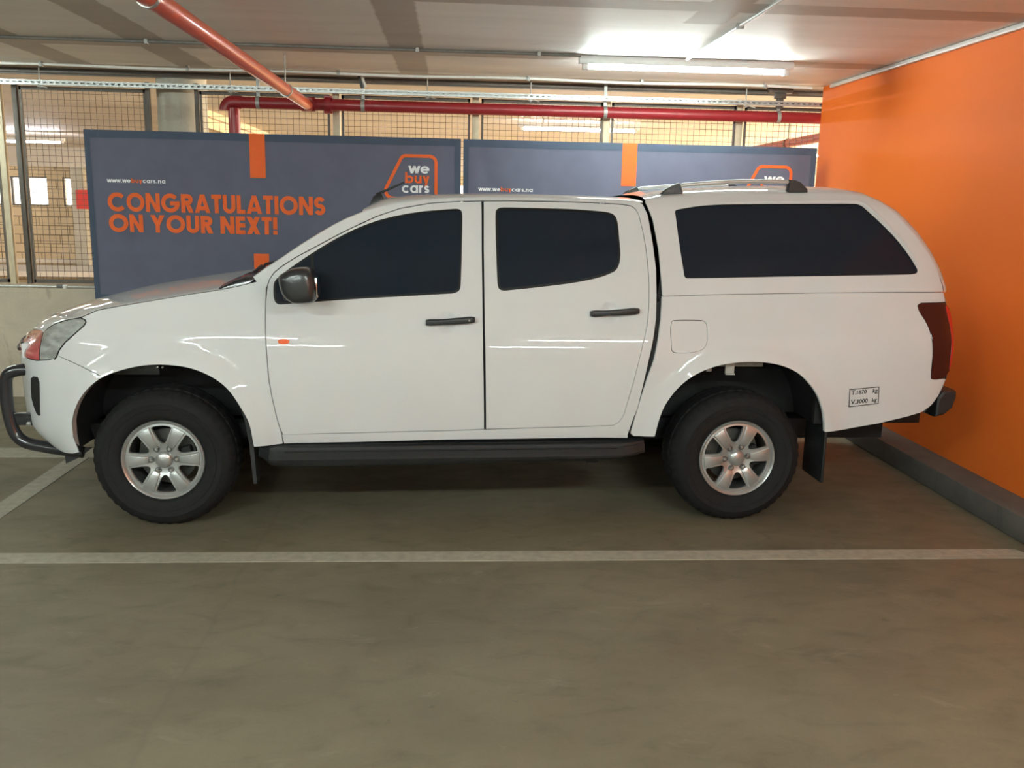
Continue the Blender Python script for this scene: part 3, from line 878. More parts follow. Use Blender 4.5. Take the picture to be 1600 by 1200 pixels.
def inside(p, poly):
    x, y = p; c = False; n = len(poly)
    j = n - 1
    for i in range(n):
        xi, yi = poly[i]; xj, yj = poly[j]
        if (yi > y) != (yj > y) and x < (xj - xi) * (y - yi) / (yj - yi) + xi: c = not c
        j = i
    return c
def resample(poly, step, closed=True):
    out = []; n = len(poly)
    for i in range(n if closed else n - 1):
        a = poly[i]; b = poly[(i + 1) % n]; L = math.hypot(b[0] - a[0], b[1] - a[1])
        k = max(1, int(math.ceil(L / step)))
        for q in range(k): out.append((a[0] + (b[0] - a[0]) * q / k, a[1] + (b[1] - a[1]) * q / k))
    if not closed: out.append(poly[-1])
    return out
def area2(p): return sum(p[i - 1][0] * p[i][1] - p[i][0] * p[i - 1][1] for i in range(len(p))) / 2
def inset(poly, d):
    """moves a closed outline inwards by d"""
    if area2(poly) < 0: poly = poly[::-1]
    out = []; n = len(poly)
    for i in range(n):
        a = Vector(poly[i - 1]); p = Vector(poly[i]); b = Vector(poly[(i + 1) % n])
        d0 = (p - a).normalized(); d1 = (b - p).normalized()
        nn = Vector((-(d0.y + d1.y), d0.x + d1.x))
        if nn.length < 1e-6: nn = Vector((-d0.y, d0.x))
        nn.normalize(); k = max(.5, nn.dot(Vector((-d0.y, d0.x))))
        out.append(tuple(p + nn * (d / k)))
    return out
def smooth_closed(poly, it=1):
    for _ in range(it):
        n = len(poly); out = []
        for i in range(n):
            a = poly[i]; b = poly[(i + 1) % n]
            out += [(a[0] * .75 + b[0] * .25, a[1] * .75 + b[1] * .25), (a[0] * .25 + b[0] * .75, a[1] * .25 + b[1] * .75)]
        poly = out
    return poly
def skin(name, outline, mat, holes=(), fine=(), off=0.0, rim=.016, grid=.034, far=False, yf=None, label=None, parent=None, rnd=.0):
    """sheet-metal panel lying on the flank, with its edges turned in. yf(s,z) gives the inward position"""
    F = yf or side_y
    loops = [resample(outline, grid * .8)] + [resample(h, grid * .8) for h in holes]
    pts = []; cons = []
    for lp in loops:
        b = len(pts); pts += lp; cons += [(b + i, b + (i + 1) % len(lp)) for i in range(len(lp))]
    nb = len(pts)
    xs = [p[0] for p in loops[0]]; zs = [p[1] for p in loops[0]]
    edge_pts = list(pts)
    cell = {}
    for p in edge_pts: cell.setdefault((int(p[0] // .05), int(p[1] // .05)), []).append(p)
    z = min(zs) + grid / 2; row = 0
    while z < max(zs):
        x = min(xs) + (grid / 2 if row % 2 else 0)
        while x < max(xs):
            if inside((x, z), loops[0]) and not any(inside((x, z), h) for h in loops[1:]):
                cx, cz = int(x // .05), int(z // .05)
                ok = True
                for i in (-1, 0, 1):
                    for j in (-1, 0, 1):
                        for q in cell.get((cx + i, cz + j), ()):
                            if (q[0] - x) ** 2 + (q[1] - z) ** 2 < (grid * .45) ** 2: ok = False
                if ok: pts.append((x, z))
            x += grid
        z += grid * .87; row += 1
    if fine:
        pts = pts[:nb] + [p for p in pts[nb:] if all(math.hypot(p[0] - a, p[1] - b) > r for a, b, r in fine)]
        for a, b, r in fine:
            for k in range(7):
                q = r * k / 6.5; n = max(1, int(6.28 * q / .011))
                pts += [(a + q * math.cos(6.283 * i / n + k), b + q * math.sin(6.283 * i / n + k)) for i in range(n)]
    vo, eo, fo, ov, oe, of = delaunay_2d_cdt([Vector(p) for p in pts], cons, [], 0, 1e-6)
    tri = []
    for f in fo:
        c = sum((vo[i] for i in f), Vector((0, 0))) / len(f)
        A = abs((vo[f[1]] - vo[f[0]]).cross(vo[f[2]] - vo[f[0]]))
        if A / max((vo[f[i]] - vo[f[i - 1]]).length for i in range(3)) < .0009: continue
        if inside(c, loops[0]) and not any(inside(c, h) for h in loops[1:]): tri.append(tuple(f))
    V = []; N = []; Fc = []
    def put(s, z_, extra, n):
        y = F(s, z_) + off + extra
        if far: V.append((s, 2 * HW - y, z_)); N.append(Vector((n[0], -n[1], n[2])))
        else: V.append((s, y, z_)); N.append(Vector(n))
        return len(V) - 1
    def nrm(s, z_):
        e = .004
        a = (F(s + e, z_) - F(s - e, z_)) / (2 * e); b = (F(s, z_ + e) - F(s, z_ - e)) / (2 * e)
        return Vector((a, -1, b)).normalized()
    for p in vo: put(p[0], p[1], 0, nrm(p[0], p[1]))
    for f in tri:
        a, b, c = (vo[i] for i in f[:3])
        ccw = (b - a).cross(c - a) > 0
        g = f if ccw else f[::-1]
        Fc.append(g if not far else g[::-1])
    if rim:
        for li, lp in enumerate(loops):
            ar = area2(lp); n = len(lp)
            top = []; low = []
            for i, p in enumerate(lp):
                a = Vector(lp[i - 1]); b = Vector(lp[(i + 1) % n]); d = (b - a).normalized()
                o2 = Vector((d.y, -d.x)) * (1 if ar > 0 else -1)
                if li: o2 = -o2
                nn = Vector((o2.x, 0, o2.y))
                sn = nrm(*p)
                top.append(put(p[0], p[1], 0, (nn * .7 + sn * .7).normalized())); low.append(put(p[0], p[1], rim, nn))
            for i in range(n):
                j = (i + 1) % n
                g = (top[i], top[j], low[j], low[i])
                if (ar > 0) != (li > 0): g = g[::-1]
                if far: g = g[::-1]
                Fc.append(g)
    return mesh_obj(name, V, Fc, mat, parent or TRUCK, True, N, label)
def both(name, *a, **k):
    near = skin(name, *a, **k)
    k2 = dict(k)
    far = skin(name, *a, far=True, **k2)
    return near, far
def grid_mesh(name, rows, mat, label=None, parent=None, flip=False, thick=0):
    n = len(rows[0]); v = [p for r in rows for p in r]; f = []
    for j in range(len(rows) - 1):
        for i in range(n - 1):
            a = j * n + i
            q = (a, a + 1, a + n + 1, a + n)
            f.append(q[::-1] if flip else q)
    return mesh_obj(name, v, f, mat, parent or TRUCK, True, None, label)
def cross(E, C, tan, n=24, hc=.55, lift=.9):
    """curve over the vehicle from near edge E through centre C to the mirrored edge"""
    E = Vector(E); C = Vector(C); tan = Vector(tan).normalized()
    out = []
    dz = C.z - E.z
    h1 = max(.01, abs(dz) * lift / max(.2, abs(tan.z)))
    P1 = E + tan * h1
    P2 = Vector((C.x, C.y - hc * (C.y - E.y), C.z))
    for i in range(n + 1):
        t = (i / n) ** 1.35
        a = (1 - t)
        out.append(E * a**3 + P1 * 3 * a * a * t + P2 * 3 * a * t * t + C * t**3)
    full = [tuple(p) for p in out] + [(p.x, 2 * HW - p.y, p.z) for p in out[-2::-1]]
    return full

# ---- outlines measured on the vehicle (metres behind the front hub, height)
O_ = {
'front_door':[(1.669,1.734),(1.540,1.728),(1.403,1.718),(1.233,1.686),(1.107,1.640),(0.941,1.560),(0.818,1.492),(0.696,1.425),(0.624,1.377),(0.586,1.344),(0.564,1.311),(0.553,1.269),(0.549,1.205),(0.549,1.141),(0.554,1.046),(0.557,0.982),(0.561,0.917),(0.566,0.817),(0.579,0.715),(0.598,0.612),(0.611,0.552),(0.626,0.508),(0.884,0.514),(1.153,0.521),(1.492,0.529),(1.685,0.536),(1.680,0.717),(1.674,0.923),(1.671,1.087),(1.670,1.260),(1.668,1.481)],
'rear_door':[(1.680,1.734),(1.834,1.738),(2.009,1.739),(2.273,1.738),(2.449,1.731),(2.491,1.723),(2.511,1.708),(2.525,1.681),(2.546,1.579),(2.557,1.502),(2.563,1.428),(2.568,1.344),(2.567,1.270),(2.564,1.194),(2.552,1.104),(2.527,1.013),(2.506,0.921),(2.487,0.831),(2.471,0.763),(2.450,0.672),(2.438,0.618),(2.416,0.578),(2.384,0.558),(2.181,0.551),(1.938,0.544),(1.695,0.537),(1.690,0.717),(1.685,0.923),(1.681,1.087),(1.680,1.260),(1.678,1.481)],
'front_window':[(1.488,1.688),(1.531,1.692),(1.552,1.689),(1.562,1.679),(1.565,1.659),(1.565,1.629),(1.561,1.446),(1.556,1.298),(1.552,1.275),(1.542,1.262),(1.515,1.252),(1.488,1.251),(1.321,1.239),(0.989,1.218),(0.759,1.198),(0.629,1.187),(0.609,1.188),(0.596,1.197),(0.588,1.215),(0.585,1.244),(0.585,1.286),(0.591,1.305),(0.601,1.318),(0.631,1.344),(0.673,1.376),(0.778,1.450),(0.900,1.526),(1.024,1.589),(1.149,1.634),(1.318,1.671)],
'rear_window':[(1.790,1.704),(1.764,1.701),(1.748,1.691),(1.742,1.674),(1.742,1.582),(1.744,1.465),(1.749,1.317),(1.753,1.287),(1.763,1.275),(1.780,1.270),(1.802,1.271),(1.999,1.293),(2.171,1.316),(2.302,1.344),(2.372,1.371),(2.392,1.385),(2.405,1.405),(2.414,1.432),(2.418,1.466),(2.417,1.510),(2.413,1.560),(2.412,1.607),(2.406,1.648),(2.398,1.668),(2.383,1.682),(2.354,1.690),(2.313,1.694),(2.182,1.702),(2.042,1.704),(1.920,1.704)],
'canopy_window':[(2.743,1.711),(2.734,1.704),(2.732,1.692),(2.746,1.525),(2.765,1.377),(2.767,1.358),(2.774,1.348),(2.792,1.345),(3.231,1.359),(3.667,1.372),(4.040,1.383),(4.075,1.386),(4.092,1.392),(4.098,1.405),(4.094,1.418),(4.050,1.491),(3.982,1.580),(3.899,1.662),(3.830,1.731),(3.813,1.750),(3.794,1.760),(3.773,1.764),(3.563,1.759),(3.265,1.752),(3.045,1.746),(2.953,1.741),(2.861,1.732)],
'headlight':[(-0.374,1.109),(-0.357,1.103),(-0.348,1.092),(-0.352,1.076),(-0.373,1.053),(-0.412,1.020),(-0.454,0.984),(-0.480,0.951),(-0.494,0.924),(-0.506,0.901),(-0.527,0.896),(-0.614,0.883),(-0.619,0.929),(-0.615,0.970),(-0.597,1.004),(-0.570,1.037),(-0.524,1.071),(-0.460,1.093),(-0.419,1.104)],
'cab_gapL':[(2.541,1.753),(2.552,1.750),(2.576,1.679),(2.597,1.529),(2.610,1.395),(2.609,1.261),(2.602,1.135),(2.588,1.062),(2.560,0.928),(2.532,0.776),(2.511,0.658),(2.490,0.593),(2.467,0.504)],
'cab_gapR':[(2.556,1.757),(2.566,1.750),(2.606,1.652),(2.631,1.496),(2.640,1.342),(2.640,1.248),(2.631,1.135),(2.615,1.046),(2.588,0.911),(2.557,0.818),(2.523,0.690),(2.501,0.593),(2.483,0.497)],
'arch_front':[(-0.423,0.417),(-0.438,0.490),(-0.431,0.578),(-0.400,0.665),(-0.349,0.742),(-0.272,0.810),(-0.165,0.856),(-0.046,0.883),(0.072,0.886),(0.189,0.867),(0.291,0.821),(0.368,0.755),(0.430,0.653),(0.464,0.570),(0.476,0.462),(0.478,0.447)],
'arch_rear':[(2.610,0.501),(2.627,0.597),(2.657,0.682),(2.722,0.774),(2.809,0.844),(2.926,0.893),(3.051,0.914),(3.172,0.915),(3.280,0.898),(3.376,0.859),(3.443,0.804),(3.499,0.734),(3.535,0.655),(3.554,0.582),(3.564,0.526)],
'fuel':[(2.688,1.116),(2.703,1.125),(2.858,1.126),(2.875,1.116),(2.881,1.097),(2.876,0.985),(2.803,0.959),(2.705,0.957),(2.689,0.967),(2.685,0.980),(2.681,1.063)],
}
front_door, rear_door = O_['front_door'], O_['rear_door']


fw, rw, cw = (smooth_closed(O_[k], 1) for k in ('front_window', 'rear_window', 'canopy_window'))
# dark inner shell behind the shut lines
shell_out = [(-.20,.93),(.20,.96),(.50,1.25),(.62,1.35),(1.03,1.61),(1.25,1.68),(1.6,1.715),(2.45,1.715),(2.55,1.60),(2.60,1.40),(2.60,1.22),(3.0,1.235),(4.2,1.26),(4.22,.9),(4.15,.66),(3.66,.56),(3.58,.75),(3.4,.92),(3.1,.965),(2.85,.94),(2.65,.80),(2.58,.60),(2.45,.51),(.62,.50),(.55,.52),(.45,.75),(.25,.92),(.02,.945)]
both('inner_shell', shell_out, M['under'], off=.020, rim=0, grid=.08)
both('inner_shell', [(-.29,.80),(-.48,.885),(-.50,.95),(-.29,.87)], M['under'], off=.012, rim=0, grid=.06)
can_shell = [(2.62,1.24),(4.22,1.27),(4.16,1.42),(4.02,1.58),(3.84,1.75),(3.6,1.79),(2.7,1.75)]
both('inner_shell', can_shell, M['under'], off=.024, rim=0, grid=.08)

# cab frame: pillars, roof rail and sill, with the door openings cut out
g = .0048
roof_edge = [(1.055,1.668),(1.15,1.697),(1.25,1.716),(1.35,1.731),(1.5,1.745),(1.7,1.753),(1.95,1.757),(2.2,1.757),(2.4,1.752),(2.535,1.747)]
cab = [(.628,.508),(.629,.457),(1.017,.464),(1.492,.477),(1.837,.480),(2.289,.487),(2.469,.485)]
cab += O_['cab_gapL'][::-1][1:-2] + [(2.553,1.735)]
cab += roof_edge[::-1] + [(1.025,1.659),(.952,1.628),(.885,1.592),(.818,1.552),(.717,1.487),(.616,1.416),(.549,1.372),(.481,1.322),(.500,1.30)]
fd_edge = [(.553,1.269),(.549,1.205),(.549,1.141),(.554,1.046),(.557,.982),(.561,.917),(.566,.817),(.579,.715),(.598,.612),(.611,.552)]
cab += [(x - g, z) for x, z in [(.564,1.311)] + fd_edge]
# openings: the door outlines; the front door opening reaches the frame edge, so the frame starts behind it
door_open = [inset(front_door, -g), inset(rear_door, -g)]
# frame pieces (A pillar + roof rail + sill + rear pillar) as one panel around both openings
xf = front_door
outer = [(.481,1.322),(.549,1.372),(.616,1.416),(.717,1.487),(.818,1.552),(.885,1.592),(.952,1.628),(1.025,1.659)] + roof_edge + [(2.553,1.735)] \
        + O_['cab_gapL'][2:] + [(2.469,.485),(2.289,.487),(1.837,.480),(1.492,.477),(1.017,.464),(.629,.457),(.622,.506)]
# return along the door openings (upper edges, middle gap stays dark)
inner_edge = [(.624,.506)] + [(x, z - g) for x, z in [(.884,.514),(1.153,.521),(1.492,.529),(1.686,.5355),(1.938,.544),(2.181,.551),(2.384,.558)]] \
        + [(2.418,.575),(2.441,.616),(2.4535,.672),(2.4745,.763),(2.4905,.831),(2.5095,.921),(2.5305,1.013),(2.5555,1.104),(2.5675,1.194),(2.5705,1.270),(2.5715,1.344),(2.5665,1.428),(2.5605,1.502),(2.5495,1.579),(2.5285,1.681),(2.514,1.710),(2.493,1.7265),(2.449,1.7345),(2.273,1.7415),(2.009,1.7425),(1.834,1.7415),(1.680,1.7375)] \
        + [(1.669,1.7375),(1.540,1.7315),(1.403,1.7215),(1.233,1.6895),(1.105,1.6435),(.939,1.5635),(.816,1.4955),(.694,1.4285),(.622,1.3805),(.583,1.3475),(.561,1.313),(.549,1.271)]
frame_poly = outer + inner_edge[0:] + [(.500,1.298)]
both('cab_frame', frame_poly, M['paint'], rim=.02)

DOOR_F = both('front_door', inset(front_door, .001), M['paint'], holes=[fw], fine=[(1.482, 1.108, .068)], rim=.014)
DOOR_R = both('rear_door', inset(rear_door, .001), M['paint'], holes=[rw], fine=[(2.355, 1.166, .070)], rim=.014)
def window(outline, seal, parents):
    for far in (False, True):
        g_ = skin('side_window', inset(outline, seal * .9), M['glass'], off=.009, rim=0, far=far, grid=.06, parent=parents[far])
        skin('window_seal', outline, M['rubber_trim'], holes=[inset(outline, seal)], off=.004, rim=.012, far=far, parent=parents[far], label='black rubber window seal')
window(fw, .011, DOOR_F)
window(rw, .013, DOOR_R)
# divider post of the front window
for far in (False, True):
    skin('window_divider', [(.770,1.43),(.786,1.443),(.800,1.215),(.784,1.213)], M['rubber_trim'], off=.004, rim=.004, far=far, parent=DOOR_F[far])

# front fender
def spline(pts, per=5):
    out = []
    n = len(pts)
    for i in range(n - 1):
        p0 = Vector(pts[max(i - 1, 0)]); p1 = Vector(pts[i]); p2 = Vector(pts[i + 1]); p3 = Vector(pts[min(i + 2, n - 1)])
        for k in range(per):
            t = k / per
            out.append(tuple(.5 * ((2 * p1) + (p2 - p0) * t + (2 * p0 - 5 * p1 + 4 * p2 - p3) * t * t + (3 * p1 - p0 - 3 * p2 + p3) * t ** 3)))
    out.append(tuple(pts[-1])); return out
arch_f = spline(O_['arch_front'])
AF_UP = [p for p in arch_f if p[0] > -.264 and p[0] < .4765]
ARCH_LO = sorted(p for p in arch_f[5:] if p[0] < -.18)
Z264 = lin(ARCH_LO, -.264)
hl = O_['headlight']
ft = [(-.345,1.122),(-.299,1.144),(-.197,1.165),(.017,1.204),(.17,1.231),(.309,1.253),(.40,1.272),(.497,1.298)]
ff = [(-.264, Z264), (-.264,.827),(-.342,.858),(-.424,.894),(-.490,.919),(-.480,.951),(-.454,.984),(-.412,1.020),(-.373,1.053),(-.352,1.076),(-.348,1.092),(-.357,1.103),(-.374,1.109)] + ft \
     + [(.545,1.285),(.5455,1.269),(.5445,1.205),(.5445,1.141),(.5495,1.046),(.5525,.982),(.5565,.917),(.5615,.817),(.5745,.715),(.5935,.612),(.6065,.552),(.618,.508),(.620,.457),(.478,.447)] + AF_UP[::-1]
FENDER = both('front_fender', ff, M['paint'], rim=.03)

# rear quarter (cargo bed side)
arch_r = spline(O_['arch_rear'])
fuel = smooth_closed(O_['fuel'], 2)
tail = [(4.104,1.232),(4.083,1.221),(4.081,1.207),(4.091,1.179),(4.123,1.129),(4.144,1.073),(4.154,.987),(4.154,.886),(4.156,.829),(4.166,.816),(4.197,.813)]
tail = spline(tail, 4)
bed = O_['cab_gapR'][5:][::-1] + [(2.644,1.248)][:0]
bed = [(2.501,.497)] + arch_r + [(3.688,.534),(3.870,.566),(4.054,.609),(4.129,.630),(4.189,.672),(4.223,.722),(4.245,.770),(4.262,.813)] + tail[::-1] + [(4.268,1.235),(4.258,1.286),(3.957,1.286),(3.516,1.276),(2.941,1.260),(2.642,1.2485),(2.631,1.135),(2.615,1.046),(2.588,.911),(2.557,.818),(2.523,.690),(2.501,.593),(2.486,.510)]
BED = both('cargo_bed_side', bed, M['paint'], holes=[inset(fuel, -.004)], rim=.03)
skin('fuel_flap', fuel, M['paint'], off=-.0008, rim=.01, parent=BED[0])
# canopy side
can = [(2.644,1.2525),(2.941,1.264),(3.516,1.280),(3.957,1.290),(4.258,1.2905),(4.256,1.31),(4.230,1.398),(4.171,1.502),(4.100,1.599),(3.999,1.709),(3.93,1.765),(3.86,1.797),(3.77,1.808),(3.575,1.810),(3.311,1.804),(3.05,1.795),(2.865,1.785),(2.70,1.770),(2.572,1.750),(2.606,1.652),(2.631,1.496),(2.640,1.342)]
CANOPY = both('canopy_side', can, M['paint'], holes=[cw], rim=.02)
window(cw, .004, CANOPY)
# raised moulding around the canopy window's rear edge
mo = [(2.95,1.752),(3.265,1.763),(3.563,1.770),(3.790,1.775),(3.83,1.762),(3.915,1.674),(3.998,1.588),(4.066,1.497),(4.105,1.425)]
for far in (False, True):
    m = MB()
    pts = []
    for s, z in resample(mo, .03, False):
        y = side_y(s, z) - .001
        pts.append((s, 2 * HW - y if far else y, z))
    k = len(pts)
    m.tube(pts, [.001 + .009 * math.sin(math.pi * min(1, i / k * 1.02)) ** .5 for i in range(k)], 8)
    m.build('window_moulding', M['paint'], CANOPY[far], smooth=True)

# hood: near edge follows the fender crease, centre follows the silhouette
def curve_at(pts, t):
    L = [0]
    for a, b in zip(pts, pts[1:]): L.append(L[-1] + math.dist(a, b))
    d = t * L[-1]
    for i in range(len(pts) - 1):
        if d <= L[i + 1] + 1e-9:
            u = (d - L[i]) / max(1e-9, L[i + 1] - L[i]); return tuple(pts[i][k] + (pts[i + 1][k] - pts[i][k]) * u for k in range(len(pts[0])))
    return pts[-1]
def tangent_side(s, z):
    e = .01
    return (0, side_y(s, z + e) - side_y(s, z - e), 2 * e)
hood_e = [(-.60,1.025),(-.535,1.068),(-.46,1.0955),(-.376,1.1125),(-.345,1.127),(-.299,1.148),(-.197,1.169),(.017,1.208),(.17,1.235),(.309,1.257),(.40,1.276),(.475,1.300)]
hood_c = [(-.865,.965),(-.83,1.005),(-.775,1.040),(-.70,1.070),(-.60,1.105),(-.446,1.148),(-.324,1.178),(-.145,1.211),(.05,1.243),(.20,1.262),(.30,1.272)]
rows = []
for i in range(41):
    t = i / 40
    e = curve_at(hood_e, t); c = curve_at(hood_c, t)
    ye = side_y(e[0], e[1]) + .002
    lift = .75
    rows.append(cross((e[0], ye, e[1]), (c[0], HW, c[1] + .012), tangent_side(*e), 22, .62, lift))
hood = grid_mesh('hood', rows, M['paint'])
# leading edge lip of the hood
m = MB(); m.tube([Vector(p) + Vector((0, 0, -.004)) for p in rows[0]], .008, 8); m.build('hood_lip', M['paint'], TRUCK, smooth=True)
# cowl and wipers
rows = []
for i in range(7):
    t = i / 6
    e = (.30 + .19 * t, 1.252 + .058 * t); c = (.285 + .08 * t, 1.268 + .02 * t)
    rows.append(cross((e[0], side_y(*e) + .03, e[1] + .006), (c[0], HW, c[1]), (0, .2, 1), 16, .6, .6))
grid_mesh('cowl_panel', rows, M['black_plastic'])
m = MB()
cwl = [(.301,1.259),(.334,1.256),(.409,1.268),(.455,1.287),(.505,1.322),(.44,1.318),(.378,1.298)]
base = [(x, side_y(x, z) + .004, z) for x, z in cwl]; b2 = [(x, y + .10, z + .015) for x, y, z in base]
n = len(base)
m.add(base + b2, [tuple(range(n)), tuple(range(2 * n - 1, n - 1, -1))] + [(i, n + i, n + (i + 1) % n, (i + 1) % n) for i in range(n)])
m.build('cowl_end', M['black_gloss'], TRUCK, bevel=.003)
m = MB(); m.tube([(.40, .17, 1.275), (.43, .30, 1.315), (.40, .80, 1.335)], .009, 8); m.build('wiper', M['black_plastic'], TRUCK, smooth=True)
m = MB(); m.tube([(.37, .95, 1.295), (.37, 1.10, 1.325), (.41, 1.50, 1.325)], .009, 8); m.build('wiper', M['black_plastic'], TRUCK, smooth=True)

# windscreen between the A pillars and header
pil = [(.495,1.318),(.549,1.358),(.616,1.402),(.717,1.473),(.818,1.538),(.885,1.578),(.952,1.614),(1.03,1.652)]
scr = [(.43,1.285),(.50,1.335),(.575,1.388),(.68,1.455),(.79,1.526),(.865,1.575),(.94,1.622),(1.03,1.678)]
rows = []
for i in range(17):
    t = i / 16; e = curve_at(pil, t); c = curve_at(scr, t)
    ye = side_y(e[0], e[1]) + .016
    rows.append(cross((e[0], ye, e[1]), (c[0], HW, c[1]), (-.6, 1, .1), 14, .5, .35))
grid_mesh('windscreen', rows, M['glass'])
# painted roof
ue = [(1.035,1.6635)] + roof_edge + [(2.556,1.742)]
uc = [(1.03,1.688),(1.08,1.722),(1.15,1.748),(1.28,1.762),(1.42,1.772),(1.6,1.780),(1.8,1.784),(2.0,1.785),(2.2,1.784),(2.42,1.781),(2.53,1.776),(2.55,1.770)]
rows = []
for i in range(33):
    t = i / 32; e = curve_at(ue, t); c = curve_at(uc, t)
    rows.append(cross((e[0], side_y(e[0], e[1]) , e[1]), (c[0], HW, c[1]), tangent_side(e[0], min(e[1], 1.74)), 20, .62, .8))
roof = grid_mesh('roof', rows, M['paint'])
# A pillar turned in towards the screen
rows = []
o_p = [(.481,1.322),(.549,1.372),(.616,1.416),(.717,1.487),(.818,1.552),(.885,1.592),(.952,1.628),(1.025,1.659),(1.055,1.668)]
for far in (False, True):
    rr = []
    for k in range(4):
        r = []
        for s, z in o_p:
            y = side_y(s, z) + (0, .012, .03, .06)[k]
            r.append((s - (0, .004, .006, .004)[k], 2 * HW - y if far else y, z + (0, .002, .003, -.004)[k]))
        rr.append(r)
    grid_mesh('pillar_return', rr, M['paint'], flip=far)
# canopy roof, rear slope with rear glass, front bulkhead
ce = [(2.572,1.750),(2.70,1.770),(2.865,1.785),(3.05,1.795),(3.311,1.804),(3.575,1.810),(3.77,1.808),(3.86,1.797),(3.93,1.765),(3.999,1.709),(4.100,1.599),(4.171,1.502),(4.230,1.398),(4.262,1.31),(4.264,1.285)]
cc = [(2.575,1.792),(2.70,1.822),(2.865,1.842),(3.05,1.853),(3.311,1.862),(3.575,1.868),(3.74,1.866),(3.88,1.848),(3.99,1.808),(4.08,1.745),(4.19,1.625),(4.265,1.515),(4.32,1.405),(4.345,1.31),(4.35,1.265)]
rows = []
for i in range(57):
    t = i / 56
    k = t * (len(ce) - 1); j = min(int(k), len(ce) - 2); u = k - j
    e = tuple(ce[j][q] * (1 - u) + ce[j + 1][q] * u for q in (0, 1)); c = tuple(cc[j][q] * (1 - u) + cc[j + 1][q] * u for q in (0, 1))
    E = Vector((e[0], side_y(e[0], e[1]), e[1])); C = Vector((c[0], HW, c[1]))
    steep = sstep(.52, .75, t)
    tan = Vector(tangent_side(e[0], min(e[1], 1.74))).normalized() * (1 - steep) + Vector((.75, .55, .25)) * steep
    dlen = (C - E).length
    P1 = E + tan.normalized() * (max(.03, abs(C.z - E.z) * .9) * (1 - steep) + .12 * steep)
    P2 = Vector((C.x, C.y - .6 * (C.y - E.y), C.z))
    pp = []
    for q in range(21):
        w = (q / 20) ** 1.4; a = 1 - w
        pp.append(E * a**3 + P1 * 3 * a * a * w + P2 * 3 * a * w * w + C * w**3)
    rows.append([tuple(p) for p in pp] + [(p.x, 2 * HW - p.y, p.z) for p in pp[-2::-1]])
grid_mesh('canopy_roof', rows, M['paint'])
# rear glass of the canopy, following the slope
gr = []
for r in rows[38:52]:
    seg = r[11:-11]
    gr.append([(x + .006, y, z + .004) for x, y, z in seg])
grid_mesh('canopy_rear_window', gr, M['glass'])
# bulkheads closing cab back and canopy front
def bulkhead(name, x, z0, z1, mat, slope=0):
    r = []
    for i in range(12):
        z = z0 + (z1 - z0) * i / 11
        xx = x(z) if callable(x) else x
        y = side_y(xx, z) + .012
        r.append([(xx, y + (2 * HW - 2 * y) * k / 8, z) for k in range(9)])
    return grid_mesh(name, r, mat)
gl = sorted([(z, s) for s, z in O_['cab_gapL']])
gr_ = sorted([(z, s) for s, z in O_['cab_gapR']])
bulkhead('cab_back_wall', lambda z: lin(gl, z) - .006, .50, 1.735, M['rubber_trim'])
bulkhead('canopy_front_wall', lambda z: lin(gr_, z) + .008, 1.25, 1.75, M['rubber_trim'])
bulkhead('bed_front_wall', lambda z: lin(gr_, z) + .008, .50, 1.25, M['paint'])

# tail lamps wrap round the corner
tl_poly = tail + [(4.245,.818),(4.289,.86),(4.300,.93),(4.312,1.01),(4.316,1.096),(4.312,1.15),(4.296,1.20),(4.262,1.232)]
def tail_y(s, z): return side_y(min(s, 4.318), z) - .004 * sstep(4.08, 4.16, s)
for far in (False, True):
    skin('tail_lamp', inset(tl_poly, .003), M['tail_dark'], yf=tail_y, rim=.04, far=far, grid=.022)
    skin('tail_lamp_edge', smooth_closed([(4.262,1.222),(4.294,1.195),(4.309,1.15),(4.313,1.096),(4.309,1.01),(4.297,.93),(4.287,.865),(4.280,.865),(4.284,.95),(4.290,1.05),(4.288,1.11),(4.272,1.17)], 1), M['tail_red'], yf=tail_y, off=-.002, rim=.01, far=far, grid=.02, label='bright red outer edge of the tail lamp')
# tailgate
rows = []
for i in range(15):
    z = .62 + (1.262 - .62) * i / 14
    s_e = lin([(.60,4.12),(.66,4.18),(.72,4.23),(.80,4.262),(.9,4.295),(1.1,4.30),(1.262,4.268)], z)
    y0 = side_y(s_e, z) + .002
    r = []
    for k in range(15):
        t = k / 14
        if t < .18: u = t / .18; y = y0 + .12 * u; s = s_e + .045 * math.sin(u * math.pi / 2)
        else: y = y0 + .12 + (HW - y0 - .12) * (t - .18) / .82; s = s_e + .045 + .012 * (t - .18)
        r.append((s, y, z))
    rows.append(r + [(a, 2 * HW - b, c) for a, b, c in r[-2::-1]])
grid_mesh('tailgate', rows, M['paint'])

